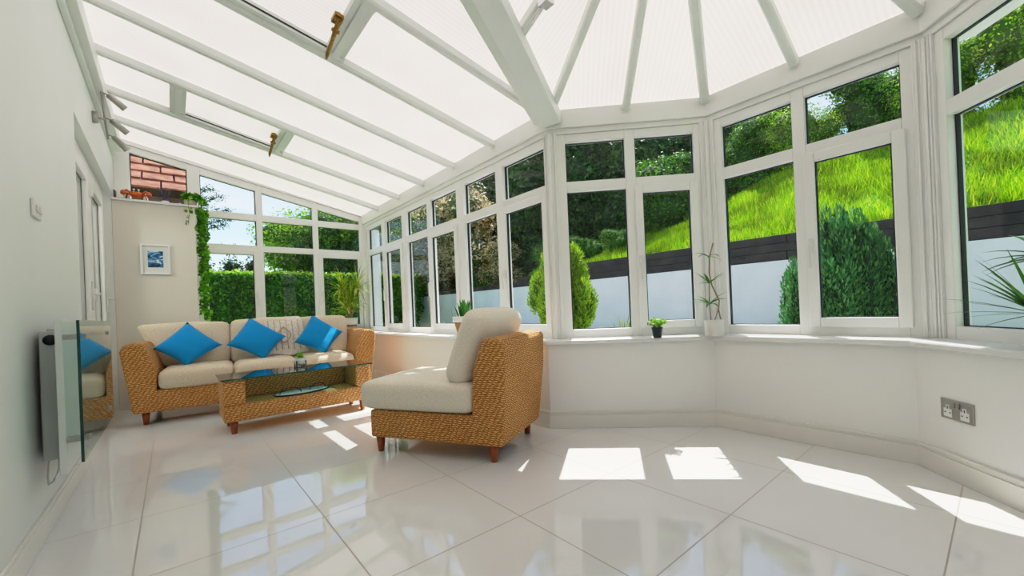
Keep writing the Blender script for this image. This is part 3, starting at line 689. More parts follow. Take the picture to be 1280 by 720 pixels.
# throw draped over the back cushion
def throw():
    m = MB(); path = [(5.21, .50), (5.20, .66), (5.17, .775), (5.10, .822), (5.03, .825), (4.965, .80), (4.925, .70), (4.885, .58), (4.855, .49), (4.835, .435)]
    K = 16; vs = []
    for i in range(K + 1):
        u = i / K
        for j, (y, z) in enumerate(path):
            w = j / (len(path) - 1)
            x0, x1 = 1.085 + .03 * w, 1.435 + .05 * w * w
            x = x0 + (x1 - x0) * u
            r = .006 * math.sin(u * 22 + j * .7) * (1 if j > 3 else .4)
            yy = y - (x - 1.2) * .09 - .004 + (-abs(r)); vs.append((x, yy - (.012 if j > 3 else 0), z + (.012 * math.sin(u * 9) if j == len(path) - 1 else 0) + .004))
    nn = len(path); m.add(vs, [(i * nn + j, (i + 1) * nn + j, (i + 1) * nn + j + 1, i * nn + j + 1) for i in range(K) for j in range(nn - 1)], True)
    o = m.build('throw_blanket', M['throw']); sd = o.modifiers.new('solid', 'SOLIDIFY'); sd.thickness = .010; ss = o.modifiers.new('sub', 'SUBSURF'); ss.levels = 1; ss.render_levels = 2
    tag(o, 'cream patterned knitted throw draped over the back of the sofa', 'blanket')
    q = MB()
    for i in range(7):
        u = (i + .5) / 7; x = 1.115 + .37 * u
        for rr in range(1):
            q.tube([(x - .0, yy - .026 - (x - 1.2) * .09, zz) for yy, zz in ((4.968, .79), (4.93, .70), (4.888, .58), (4.858, .49))], .0045, 6)
    for s in (-1, 1):
        pts = []
        for t in range(9):
            a = t / 8; z = .72 - .16 * a; x = 1.27 + s * .06 * math.sin(a * PI); y = 4.93 - (.72 - z) * .33 - .030 - (x - 1.2) * .09; pts.append((x, y, z))
        q.tube(pts, .006, 6)
    q.build('knit_ridge', M['throw2'], o)
throw()

# ------------------------------------------------------------------ coffee table
tb = empty('coffee_table', (.655, 3.575, 0), 0, label='low woven seagrass coffee table with a glass top', cat='table')
TL, TD = 1.02, .40
m = MB(); m.box(0, TL, 0, TD, .09, .208); m.box(0, .13, 0, TD, .208, .385); m.box(TL - .12, TL, 0, TD, .208, .385); m.box(.13, TL - .12, TD - .09, TD, .208, .385)
m.build('frame', M['wicker'], tb, bevel=.012, seg=3)
m = MB(); m.box(-.012, TL + .012, -.012, TD + .012, .388, .397); m.build('glass_top', M['glass_table'], tb)
m = MB()
for x0, x1, y0, y1 in ((-.0125, TL + .0125, -.0135, -.0122), (-.0135, -.0122, -.012, TD + .012), (TL + .0122, TL + .0135, -.012, TD + .012), (-.012, TL + .012, TD + .0122, TD + .0135)): m.box(x0, x1, y0, y1, .388, .397)
m.build('glass_edge', simple('teal_glass_edge', (.02, .10, .085), .1, .1), tb)
for x in (.06, TL - .06):
    for y in (.06, TD - .05): pass
legs(tb, [(.06, .05), (TL - .06, .05), (.06, TD - .05), (TL - .06, TD - .05)], .09)
m = MB(); m.lathe([(.012, .0), (.012, .0025)], 12, (.62, .02, .3851)); m.build('glass_pad', M['black'], tb)
# tray on the shelf
tr = empty('serving_tray', (1.185, 3.745, .208), .30, label='oval white tray with dark rim and curved metal handles on the table shelf', cat='tray')
m = MB(); m.lathe([(.118, .0), (.124, .004), (.124, .012), (.119, .012), (.117, .008)], 40); ob = m.build('rim', M['woodd'], tr); ob.scale = (1.75, 1, 1)
m = MB(); m.lathe([(.1165, .0005), (.1165, .0095)], 40); ob = m.build('base', M['ceramic'], tr); ob.scale = (1.75, 1, 1)
for s in (-1, 1):
    m = MB(); m.tube([(s * .11 + .075 * math.cos(a) * 1.0, -.03 + .05 * math.cos(a) * s * .3, .010 + .045 * math.sin(a)) for a in [PI * t / 10 for t in range(11)]], .0035, 6); m.build('handle', M['woodd'], tr)
# succulent in pot on wire stand, on the table
def leaf_ball(mb, c, n, r, L, w, up=.4, droop=.2):
    for i in range(n):
        a = random.uniform(0, 2 * PI); e = random.uniform(-.1, 1.3); d = Vector((math.cos(a) * math.cos(e), math.sin(a) * math.cos(e), math.sin(e) + up * .3))
        mb.blade(Vector(c) + Vector((d.x * r, d.y * r, abs(d.z) * r)), d, L * random.uniform(.7, 1.2), w, droop, 3)
pt = empty('table_plant', (1.215, 3.93, .397), 0, label='small white faceted pot of green leaves in a dark stand on the coffee table', cat='plant')
m = MB(); m.lathe([(.030, .012), (.044, .030), (.046, .055), (.040, .070), (.036, .070)], 8); m.build('pot', M['ceramic'], pt)
m = MB(); m.lathe([(.035, .064), (.035, .068)], 8); m.build('soil', M['soil'], pt)
m = MB()
for kk in range(4):
    a = PI / 4 + kk * PI / 2; x, y = .05 * math.cos(a), .05 * math.sin(a); m.box(x - .004, x + .004, y - .004, y + .004, 0, .05)
m.box(-.036, .036, -.003, .003, .006, .012); m.box(-.003, .003, -.036, .036, .006, .012); m.build('stand', M['woodd'], pt)
m = MB(); leaf_ball(m, (0, 0, .068), 60, .012, .045, .012); m.build('leaf', M['lf_fresh'], pt)

# ------------------------------------------------------------------ armchair
AA = math.atan2(.4825, .8759)
ch = empty('armchair', (1.321, 2.449, 0), AA - 0, label='armless woven seagrass chair with pale linen cushions in the foreground', cat='chair')
# local x = width (w), local -y = toward the back (d)
m = MB(); CW = .555
m.box(-.04, CW, -.80, .04, .09, .25)
sec = [(.64, .09), (.64, .30), (.665, .50), (.72, .645), (.755, .665), (.83, .655), (.845, .63), (.845, .45), (.81, .09)]
vs = []
for side in (0, 1):
    for s, z in sec:
        fl = .05 * max(0, (z - .09) / .56); vs.append(((-.04 - fl * .55) if side == 0 else (CW + fl * 1.1), -s, z))
n = len(sec); m.add(vs, [tuple(range(n)), tuple(range(n, 2 * n))[::-1]] + [(i, (i + 1) % n, n + (i + 1) % n, n + i) for i in range(n)])
m.build('frame', M['wicker'], ch, bevel=.014, seg=3)
legs(ch, [(.0, .0), (CW - .05, .0), (.0, -.74), (CW - .05, -.74)], .095)
m = MB(); pad(m, .62, .75, .16, .042, .016, n=12, T=lambda q: (q.x + .255, q.y - .268, q.z + .335)); weld(m.build('seat_cushion', M['linen_l'], ch))
m = MB(); la = .40
def TB(q):
    y = -.592 - q.z * math.sin(la) - q.y * math.cos(la); z = .605 + q.z * math.cos(la) - q.y * math.sin(la); return (q.x + .265, y, z)
pad(m, .60, .165, .435, .075, .012, n=12, T=TB); weld(m.build('back_cushion', M['linen_l'], ch))

# ------------------------------------------------------------------ indoor plants
def pot_lathe(name, prof, mat, parent, n=28): m = MB(); m.lathe(prof, n); return m.build(name, mat, parent)
# black pot with bright leaves
r = empty('potted_plant', (2.775, 1.475, ZS), label='small black pot of bright green leaves on the bay sill', cat='plant')
pot_lathe('pot', [(.026, 0), (.034, .055), (.036, .056), (.036, .066), (.031, .066)], M['dark'], r); pot_lathe('soil', [(.031, .058), (.031, .062)], M['soil'], r)
m = MB()
for i in range(24):
    a = random.uniform(0, 2 * PI); q = random.uniform(.01, .035); tip = Vector((q * 2.0 * math.cos(a), q * 2.0 * math.sin(a), .075 + random.uniform(.01, .05)))
    m.tube([(q * .3 * math.cos(a), q * .3 * math.sin(a), .06), tip], .0012, 4)
m.build('stem', M['lf_fresh'], r)
P = RNG.normal(0, 1, (150, 3)); P = unit(P) * RNG.uniform(.4, 1, (150, 1)) * np.array([.062, .062, .030]) + np.array([0, 0, .098])
fast_mesh('leaf', leaf_quads(P, unit(P + np.array([0, 0, .05])), .020, .8, .5), 4, M['lf_fresh'], r)
# tall dracaena in white pot
r = empty('potted_plant', (2.985, 1.20, ZS), label='tall thin stemmed dracaena in a white pot at the corner of the bay', cat='plant')
pot_lathe('pot', [(.050, 0), (.056, .004), (.057, .09), (.057, .102), (.051, .102)], M['ceramic'], r); pot_lathe('soil', [(.051, .092), (.051, .097)], M['soil'], r)
m = MB(); m.tube([(.0, .0, .09), (.02, -.02, .16), (.018, -.03, .22), (-.01, 0, .32), (-.018, .01, .40), (-.012, .006, .50), (.01, -.01, .585)], .0045, 6)
m.tube([(-.02, .01, .09), (-.025, .014, .20), (-.02, .012, .33)], .003, 5); m.tube([(.03, -.03, .09), (.022, -.022, .16)], .004, 5); m.build('stem', M['stem'], r)
m = MB()
def tuft(mb, c, n, L, w, spread=.6, droop=.5):
    for i in range(n):
        a = 2 * PI * i / n + random.uniform(-.2, .2); e = random.uniform(spread - .4, spread + .4)
        mb.blade(c, (math.cos(a) * math.cos(e), math.sin(a) * math.cos(e), math.sin(e)), L * random.uniform(.75, 1.1), w, droop, 4)
for tc_, nn_, L_, w_, sp_, dr_ in (((-.022, .014, .20), 9, .15, .022, .5, .8), ((-.02, .012, .33), 8, .12, .020, .5, .6), ((-.018, .01, .50), 5, .11, .022, .1, 1.0)): m = MB(); tuft(m, tc_, nn_, L_, w_, sp_, dr_); m.build('leaf_tuft', M['lf_pot'], r)
# aloe / sansevieria in square tapering terracotta pot
r = empty('potted_plant', (2.35, 3.12, ZS), label='upright green succulent in a white rimmed terracotta pot behind the armchair', cat='plant')
pot_lathe('pot', [(.058, 0), (.088, .125)], M['terra'], r, 4 * 7); pot_lathe('rim', [(.090, .125), (.098, .126), (.102, .175), (.092, .175)], M['ceramic'], r); pot_lathe('soil', [(.091, .16), (.091, .168)], M['soil'], r)
m = MB()
for i in range(38):
    a = random.uniform(0, 2 * PI); q = random.uniform(0, .06); m.blade((q * math.cos(a), q * math.sin(a), .165), (math.cos(a) * .28 * q / .05, math.sin(a) * .28 * q / .05, 1), random.uniform(.10, .17), .042, -.1, 4, fold=.4)
m.build('leaf', M['lf_suc'], r)
# yellow green dracaena on the gable sill
r = empty('potted_plant', (2.185, 5.70, ZS), label='bushy yellow green dracaena in a cream pot behind the right sofa arm', cat='plant')
pot_lathe('pot', [(.062, 0), (.082, .10), (.09, .102), (.10, .115), (.102, .19), (.092, .19)], M['ceramic'], r); pot_lathe('band', [(.079, .072), (.0865, .073), (.0875, .098), (.084, .10)], M['woodt'], r); pot_lathe('soil', [(.091, .175), (.091, .182)], M['soil'], r)
m = MB(); tops = [(-.09, -.02, .56), (.10, -.05, .60), (.0, -.09, .40), (-.03, .0, .30)]
for t in tops: m.tube([(t[0] * .2, t[1] * .2, .17), (t[0] * .6, t[1] * .6, (t[2] + .17) / 2), t], .009, 6)
m.build('stem', M['stem'], r)
m = MB()
for t in tops:
    for i in range(70):
        a = random.uniform(0, 2 * PI); e = random.uniform(-.5, 1.45)
        d = Vector((math.cos(a) * math.cos(e), math.sin(a) * math.cos(e) - .15, math.sin(e)))
        Lb = random.uniform(.20, .33)
        if t[1] + d.y * Lb > .06: Lb *= .45
        m.blade(Vector(t) + Vector((0, 0, random.uniform(-.04, .04))), d, Lb, .017, .9, 5)
m.build('leaf', M['lf_yel'], r)
# spiky yucca at the right end of the bay sill
r = empty('potted_plant', (2.70, -.13, ZS), label='spiky leaved palm in a pot at the right edge of the bay sill', cat='plant')
pot_lathe('pot', [(.045, 0), (.06, .09), (.062, .10), (.055, .10)], M['ceramic'], r); pot_lathe('soil', [(.055, .09), (.055, .094)], M['soil'], r)
m = MB()
for (cx, cy, cz, nn) in ((0.0, .05, .13, 60),):
    for i in range(nn):
        a = random.uniform(0, 2 * PI); e = random.uniform(-.25, 1.1); Lb = random.uniform(.20, .30)
        d = Vector((math.cos(a) * math.cos(e), math.sin(a) * math.cos(e), math.sin(e)))
        dn = -(d.x * FC.n.x + d.y * FC.n.y)
        if dn > .1: Lb *= .35
        m.blade((cx, cy, cz), d, Lb, .015, .25, 4)
for i in range(26):
    a = random.uniform(0, 2 * PI); e = random.uniform(-.2, .8); d = Vector((math.cos(a) * math.cos(e), math.sin(a) * math.cos(e), math.sin(e))); Lb = .17 if -(d.x * FC.n.x + d.y * FC.n.y) < .1 else .05
    m.blade((-.0, .02, .33), d, Lb, .034, .5, 4)
m.build('leaf', M['lf_pot'], r)
m = MB(); m.tube([(0, 0, .09), (.0, .005, .2), (0, 0, .33)], .006, 6); m.build('stem', M['stem'], r)
# shell on the sill
m = MB(); pts = []
m.lathe([(.002, 0), (.022, .004), (.026, .014), (.018, .026), (.010, .036), (.002, .044)], 12, (2.33, 2.52, ZS)); m.tube([(2.33, 2.52, ZS + .04), (2.345, 2.50, ZS + .055)], [.006, .002], 6)
tag(m.build('seashell', M['shell']), 'little brown shell on the sill behind the armchair', 'shell')

# ------------------------------------------------------------------ shelf on the nib
m = MB(); m.box(.035, .30, 5.60, 5.72, 2.022, 2.05); tag(m.build('display_board', M['woodt'], bevel=.004), 'thick brown wooden board on the high nib shelf', 'board')
r = empty('crab_ornament', (.17, 5.655, 2.05), label='orange crab ornament standing on the wooden board', cat='ornament')
m = MB(); pad(m, .075, .055, .04, .018, .004, T=lambda q: (q.x, q.y, q.z + .045)); m.build('body', M['orange'], r)
for sx in (-1, 1):
    m = MB(); m.tube([(sx * .03, -.01, .05), (sx * .06, -.015, .075), (sx * .075, -.02, .06)], [.008, .009, .007], 8); m.lathe([(.004, -.02), (.018, -.01), (.018, .01), (.005, .022)], 10, (sx * .078, -.022, .050)); m.build('claw', M['orange'], r)
    for j in range(3):
        m = MB(); y = -.018 + j * .02; m.tube([(sx * .03, y, .04), (sx * .055, y * 1.3, .05), (sx * .066, y * 1.5, .0)], [.005, .0045, .003], 6); m.build('leg', M['orange'], r)
    m = MB(); m.lathe([(.003, 0), (.008, .004), (.008, .010), (.002, .014)], 8, (sx * .015, -.02, .075)); m.tube([(sx * .015, -.02, .06), (sx * .015, -.02, .078)], .003, 6); m.build('eye', M['ceramic'], r)
r.scale = (1.2, 1.2, 1.25)
r = empty('glass_jar', (.10, 5.735, 2.022), label='white lidded jar behind the orange ornament', cat='jar'); m = MB(); m.lathe([(.022, 0), (.030, .01), (.030, .10), (.020, .12), (.020, .13)], 16); m.build('body', M['ceramic'], r); m = MB(); m.lathe([(.024, .13), (.024, .142), (.006, .15)], 16); m.build('lid', M['ceramic'], r)
r = empty('glass_jar', (.235, 5.745, 2.022), label='slim pale bottle behind the orange ornament', cat='jar'); m = MB(); m.lathe([(.014, 0), (.018, .008), (.018, .075), (.007, .10), (.007, .125)], 14); m.build('body', M['ceramic'], r)
r = empty('reed_diffuser', (.385, 5.65, 2.022), label='white round diffuser bottle with dark indigo reeds', cat='diffuser')
m = MB(); m.lathe([(.030, 0), (.038, .008), (.038, .036), (.028, .05), (.014, .056)], 20); m.build('bottle', M['ceramic'], r); m = MB(); m.lathe([(.030, .050), (.030, .062)], 18); m.build('collar', M['purple'], r)
for i in range(9):
    a = 2 * PI * i / 9; m = MB(); m.tube([(.004 * math.cos(a), .004 * math.sin(a), .05), (.055 * math.cos(a), .03 * math.sin(a), .185 + .01 * math.sin(i * 3))], .0022, 5); m.build('reed', M['purple'], r)
m = MB(); m.box(-.035, .035, -.004, .004, 0, .10); o = m.build('dark_plaque', M['woodd'], bevel=.003); o.location = (.018, 5.62, 2.022); o.rotation_euler = (0, 0, PI / 2 - .15); tag(o, 'narrow dark plaque leaning in the shelf corner', 'plaque')
o.name = 'wooden_plaque'
m = MB(); m.lathe([(.014, 0), (.016, .004), (.016, .03), (.006, .038)], 12, (.50, 5.62, 2.022)); tag(m.build('candle_holder', simple('pale_blue_glaze', (.45, .55, .72), .3, .1)), 'tiny pale blue pot beside the trailing plant', 'pot')
# trailing vine
r = empty('trailing_plant', (.585, 5.58, 2.022), label='green trailing vine in a pot hanging down the nib wall end', cat='plant')
m = MB(); m.lathe([(.034, 0), (.05, .02), (.055, .06), (.048, .075)], 18); m.build('pot', simple('woven_pale_pot', (.50, .47, .33), .6, .3, 40), r)
stems = MB(); LP = []; LN = []
rv = random.Random(5)
def strand(x, y, z0, z1, amp, dens, out=.0):
    pts = [(0, 0, .07), ((x) * .6, (y) * .6, .10), (x, y, .06)]
    z = .0; k = 0
    while z > z1 - 2.022:
        z -= .03; k += 1; pts.append((x + amp * math.sin(k * .9 + x * 50) + out * k * .001, y + amp * .5 * math.cos(k * .7), z))
    stems.tube(pts, .0018, 5)
    for p in pts[1:]:
        for j in range(dens):
            LP.append((p[0] + rv.uniform(-.028, .028), p[1] + rv.uniform(-.025, .015), p[2] + rv.uniform(-.02, .02))); LN.append((rv.uniform(-.3, .6), -1, rv.uniform(-.1, .5)))
strand(.075, -.02, 2.1, .86, .010, 6); strand(.095, -.01, 2.1, .90, .012, 6); strand(.085, -.05, 2.1, 1.30, .012, 6); strand(.110, -.03, 2.1, 1.15, .014, 5)
strand(.105, .02, 2.1, .84, .012, 5); strand(.07, -.06, 2.1, 1.55, .010, 5); strand(-.02, -.125, 2.1, 1.82, .006, 1)
for i in range(320):
    a = rv.uniform(0, 2 * PI); q = rv.uniform(.02, .085); LP.append((.015 + q * math.cos(a), -.01 + q * .8 * math.sin(a), .085 + rv.uniform(-.02, .05))); LN.append((0, -.6, 1))
stems.build('stem', M['lf_ivy'], r)
LP = np.array(LP); LN = np.array(LN, float)
fast_mesh('leaf', leaf_quads(LP, LN, .036, .85, .45), 4, M['lf_ivy'], r)

# ================================================================== outside
# ground ring
m = MB(); Bx = 60
ring_in = [(-.3, YS - .2), (2.62, YS - .2), (2.62, -.55), (3.31, .16), (3.31, 1.35), (2.60, 2.12), (2.60, 5.95), (-.3, 5.95)]
ring_out = [(-Bx, -Bx), (7, -Bx), (7, -2), (7, .2), (7, 1.3), (7, 4), (7, Bx), (-Bx, Bx)]
n = 8; m.add([(x, y, .02 if i < 3 else .05) for i, (x, y) in enumerate(ring_in)] + [(x, y, .2) for x, y in ring_out], [(i, (i + 1) % n, n + (i + 1) % n, n + i) for i in range(n)])
tag(m.build('ground', M['lawn']), kind='structure')
# paving strip near the bay
m = MB()
m.prism([(2.66, -.6), (5.6, -3), (6.9, 1), (6.9, 11.0), (3.6, 8.4), (2.66, 5.9), (2.66, 2.18), (3.36, 1.4), (3.36, .1)], .20, .23)
tag(m.build('patio', M['paving']), kind='structure')
# white rendered retaining wall with dark sleepers
WX = 7.0
m = MB(); m.box(WX, WX + .2, -8, 15.2, .0, 1.335); tag(m.build('retaining_wall', M['render']), kind='structure')
r = tag(empty('timber_edging', (WX, 0, 1.335), label='dark stained timber sleepers along the top of the white garden wall', cat='sleepers'))
for i in range(3):
    for j in range(9):
        mb = MB(); y = -8 + j * 2.5 + (1.1 if i % 2 else 0); mb.box(.03 + i * .004, .16, y + .005, min(y + 2.495, 15.2 if False else y + 2.495), .01 + i * .122, .01 + i * .122 + .118)
        if y + 2.5 < 8.6 or i == 0: mb.build('sleeper', M['sleeper'], r, bevel=.006)
# grassy bank
def Hb(y):
    h = 3.55 - max(0, y - 2.3) * .30
    return max(2.05, h)
def bank(x, y):
    t = (x - (WX + .15)) / 2.9
    z = 1.68 + (Hb(y) - 1.68) * min(t, 1) + max(0, t - 1) * .5
    if y > 8: z = min(z, 1.4 + max(0, t) * .5)
    return z + .05 * math.sin(x * 3 + y * 2) * min(1, t) + .04 * math.sin(y * 5.1 - x)
m = MB(); NX, NY = 24, 60; vs = []
for i in range(NX + 1):
    for j in range(NY + 1):
        x = WX + .15 + i * (13 - 0) / NX * (.4 + .6 * i / NX); y = -9 + j * 27 / NY; vs.append((x, y, bank(x, y)))
m.add(vs, [(i * (NY + 1) + j, (i + 1) * (NY + 1) + j, (i + 1) * (NY + 1) + j + 1, i * (NY + 1) + j + 1) for i in range(NX) for j in range(NY)], True)
tag(m.build('grass_bank', M['grass'], uv=False), kind='structure')
ng = 90000; rng = np.random.default_rng(3)
gx = WX + .16 + rng.random(ng) * 3.1; gy = -1.6 + rng.random(ng) * 9.2
t = (gx - (WX + .15)) / 2.9; hb = np.maximum(2.05, 3.55 - np.maximum(0, gy - 2.3) * .30)
gz = 1.68 + (hb - 1.68) * np.minimum(t, 1) + np.maximum(0, t - 1) * .5 + .05 * np.sin(gx * 3 + gy * 2) * np.minimum(1, t) + .04 * np.sin(gy * 5.1 - gx)
G = np.stack([gx, gy, gz], 1); clump = .5 + .5 * np.sin(gx * 4.3 + np.sin(gy * 3.1)) * np.sin(gy * 3.7)
h = (rng.uniform(.05, .17, ng) * (.6 + .9 * clump))[:, None]; a = rng.random(ng) * 2 * PI
sd = np.stack([np.cos(a), np.sin(a), 0 * a], 1) * .009; lean_ = rng.normal(0, .35, (ng, 3)); lean_[:, 2] = 1
V = np.stack([G - sd, G + sd, G + unit(lean_) * h], 1).reshape(-1, 3)
tag(fast_mesh('grass_blades', V, 3, M['grassb']), 'bright sunlit grass covering the bank behind the garden wall', 'grass', kind='stuff')

# shrubs and trees
def needle_leaves(blobs, n, size, seed, aspect=.28, fill=.3, out=.8):
    rng = np.random.default_rng(seed); B = np.array(blobs, float); w = B[:, 4] * B[:, 5]; b = B[rng.choice(len(B), n, p=w / w.sum())]
    d = unit(rng.normal(0, 1, (n, 3))); P = b[:, :3] + d * b[:, 3:6] * (1 - fill * rng.random(n) ** 1.5)[:, None]
    ax = unit(d * out + np.array([0, 0, .9]) + rng.normal(0, .3, (n, 3))); v = unit(np.cross(ax, rng.normal(0, 1, (n, 3))))
    s_ = (size * rng.uniform(.6, 1.4, n))[:, None]
    return np.stack([P - ax * s_ * .5, P + v * s_ * aspect * .5, P + ax * s_ * .5, P - v * s_ * aspect * .5], 1).reshape(-1, 3)
def plant(name, label, cat, loc, blobs, n, size, mat, trunk=None, seed=1, group=None, fill=.35, lump=.22, needles=False):
    r = empty(name, loc, label=label, cat=cat, group=group)
    fast_mesh('foliage', needle_leaves(blobs, n, size, seed) if needles else blob_leaves(blobs, n, size, fill, seed, lump), 4, M[mat], r)
    core = MB()
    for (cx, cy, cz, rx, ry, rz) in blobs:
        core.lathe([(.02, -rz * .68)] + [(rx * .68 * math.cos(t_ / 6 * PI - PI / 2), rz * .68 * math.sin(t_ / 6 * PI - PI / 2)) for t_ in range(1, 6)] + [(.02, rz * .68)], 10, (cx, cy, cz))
    if trunk:
        mb = MB()
        for tr_ in trunk: mb.tube(tr_[0], tr_[1], 7)
        mb.build('trunk', M['bark'], r)
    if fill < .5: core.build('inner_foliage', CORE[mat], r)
    return r
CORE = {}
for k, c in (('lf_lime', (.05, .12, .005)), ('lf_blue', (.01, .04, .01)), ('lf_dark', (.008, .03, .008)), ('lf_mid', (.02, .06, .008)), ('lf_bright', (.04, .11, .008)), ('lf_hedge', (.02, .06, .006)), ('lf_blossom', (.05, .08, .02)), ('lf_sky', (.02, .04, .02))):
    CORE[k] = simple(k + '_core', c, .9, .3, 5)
# lime conifer behind the first post
rl = random.Random(31); LB = [(0, 0, .8, .30, .36, .55)]
for i in range(80):
    a = rl.uniform(0, 2 * PI); q = rl.random() ** .6; zc = rl.uniform(.35, 1.30); R0 = .52 * max(.15, 1 - abs(zc - .75) ** 1.7 * 1.1)
    LB.append((q * R0 * .8 * math.cos(a), q * R0 * math.sin(a), zc, .10, .12, .20))
for i in range(8): LB.append((rl.uniform(-.12, .12), rl.uniform(-.14, .14), 1.38 + rl.uniform(-.08, .10), .06, .07, .16))
plant('conifer_shrub', 'lime green rounded conifer behind the post left of the bay', 'shrub', (4.6, 4.10, .20),
      LB, 36000, .055, 'lf_lime', [([(0, 0, 0), (0, .02, .6)], .06)], 2, needles=True)
# big deep green conifer bush
bl = []
rb = random.Random(9)
for i in range(60):
    a = rb.uniform(0, 2 * PI); q = rb.uniform(.0, 1) ** .6; hgt = (1.52 - .55 * q * q) * rb.uniform(.82, 1.04)
    bl.append((q * .42 * math.cos(a), q * .50 * math.sin(a), hgt * .62, .075, .085, hgt * .40))
    bl.append((q * .42 * math.cos(a), q * .50 * math.sin(a), hgt * .35, .10, .11, hgt * .26))
bl.append((0, 0, .62, .38, .48, .48))
plant('conifer_shrub', 'large deep green feathery conifer in front of the white garden wall', 'shrub', (5.7, 1.13, .20), bl, 70000, .055, 'lf_blue', [([(0, 0, 0), (0, .0, .5)], .05), ([(0, 0, .05), (.0, -.35, .3), (0, -.5, .42)], .02)], 4, needles=True)
# outdoor yucca
r = empty('yucca', (4.2, 2.79, .20), label='yellow green spiky yucca outside the first bay window', cat='plant'); m = MB()
for i in range(46):
    a = random.uniform(0, 2 * PI); e = random.uniform(.15, 1.4); m.blade((0, 0, .06), (math.cos(a) * math.cos(e), math.sin(a) * math.cos(e), math.sin(e)), random.uniform(.40, .62), .03, .25, 4)
m.build('leaf', M['lf_yel'], r); m = MB(); m.tube([(0, 0, -.03), (0, 0, .09)], .05, 8); m.build('trunk', M['bark'], r)
r = empty('yucca', (4.4, 6.6, .14), label='dark spiky yucca outside the long window row', cat='plant'); m = MB()
for i in range(40):
    a = random.uniform(0, 2 * PI); e = random.uniform(.1, 1.4); m.blade((0, 0, .06), (math.cos(a) * math.cos(e), math.sin(a) * math.cos(e), math.sin(e)), random.uniform(.45, .75), .03, .3, 4)
m.build('leaf', M['lf_pot'], r); m = MB(); m.tube([(0, 0, -.03), (0, 0, .09)], .05, 8); m.build('trunk', M['bark'], r)

# trees: one of each kind, then copies
def tree_proto(kind, seed, mat, n=11000, size=.13, W=1.5, H=2.4, trunk=1.0):
    rb = random.Random(seed); bl = []
    for i in range(11):
        a = rb.uniform(0, 2 * PI); q = rb.uniform(.1, .62) * W; z = trunk + rb.uniform(.05, .95) * H; s = rb.uniform(.30, .52) * W * (1.15 - .45 * abs((z - trunk) / H - .4))
        bl.append((q * math.cos(a), q * math.sin(a), z, s, s, s * .8))
    bl.append((0, 0, trunk + H * .5, W * .6, W * .6, H * .5))
    return bl
def children(o): return [c for c in bpy.data.objects if c.parent == o]
def copy_tree(o):
    c = o.copy(); COL.objects.link(c)
    for chd in PARTS[o.name]:
        d = chd.copy(); COL.objects.link(d); d.parent = c
    return c
PARTS = {}
kinds = {}
def tree(kind, x, y, z, s, rz, label, group):
    mat, seed, n, size = dict(dark=('lf_dark', 21, 13000, .10), dark2=('lf_dark', 33, 13000, .10), mid=('lf_mid', 22, 13000, .085), bright=('lf_bright', 23, 13000, .07), blossom=('lf_blossom', 24, 15000, .09))[kind]
    if kind not in kinds:
        bl = tree_proto(kind, seed, mat); r = plant('broadleaf_tree' if kind != 'blossom' else 'flowering_shrub', label, 'tree' if kind != 'blossom' else 'shrub', (0, 0, 0), bl, n, size, mat, [([(0, 0, 0), (.05, .02, 1.2), (0, 0, 2.2)], [.10, .08, .04])], seed, group=group, lump=.2)
        PARTS[r.name] = [c for c in bpy.data.objects if c.parent == r]; kinds[kind] = r; o = r
    else: o = copy_tree(kinds[kind])
    o.location = (x, y, z); o.scale = (s, s, s * (.9 + .2 * ((rz * 7) % 1))); o.rotation_euler = (0, 0, rz)
    o['label'] = label; o['group'] = group; o['category'] = 'shrub' if kind in ('blossom',) else 'tree'
    return o
rt_ = random.Random(77)
GB = 'trees above the grassy bank'
# bright hedge line on top of the bank
for i in range(9):
    y = -2.6 + i * 1.05; k_ = ['bright', 'mid', 'bright', 'bright', 'mid'][i % 5] if y > -1 else 'dark'
    if y > 3.6: k_ = ['mid', 'bright'][i % 2]
    x = 10.5 + .3 * math.sin(i * 2.1); tree(k_, x, y, bank(x, y) - .75, .62 if y > 0 else .7, i * 1.7, {'bright': 'bright yellow green tree on the hedge line at the top of the bank', 'mid': 'mid green tree on the hedge line at the top of the bank', 'dark': 'dark green tree at the right end of the bank'}[k_], GB + ' ' + k_)
for i in range(7):
    y = -3.6 + i * 1.5; x = 12.6; k_ = 'dark' if (i < 2 or i > 3) else 'mid'
    tree(k_, x, y, 2.6, (1.15 if i < 2 else .5 if i in (2, 3, 4) else 1.0), i * 2.3, 'dark green tree in the row behind the hedge line' if k_ == 'dark' else 'mid green tree in the row behind the hedge line', GB + ' back row ' + k_)
# dark wood beyond the long windows and first bay window
for i, (x, y, z, s, kd) in enumerate([(10.2, 6.6, .9, 1.15, 'dark'), (9.4, 8.6, .7, 1.15, 'dark2'), (9.8, 10.8, .6, 1.3, 'dark'), (9.2, 13.2, .5, 1.2, 'dark2'), (12.2, 8.8, 1.2, 1.6, 'dark2'), (12.5, 12.5, 1.0, 1.7, 'dark'), (11.5, 9.9, 2.0, 1.9, 'dark'), (11.5, 14.5, 1.5, 2.0, 'dark2'), (11.6, 7.4, 2.2, 1.5, 'dark2'), (9.6, 5.4, 1.6, .75, 'mid'), (8.6, 16.5, .3, 1.3, 'mid'), (12.0, 17.5, .3, 1.8, 'dark'), (12, 5.8, 2.0, 1.1, 'dark')]):
    tree(kd, x, y, z, s, i * 1.3 + .4, {'dark': 'tall dark tree in the wood beyond the garden wall', 'dark2': 'broad dark tree in the wood beyond the garden wall', 'mid': 'lighter green tree in the wood beyond the garden wall'}[kd], 'wood beyond the garden wall ' + kd)
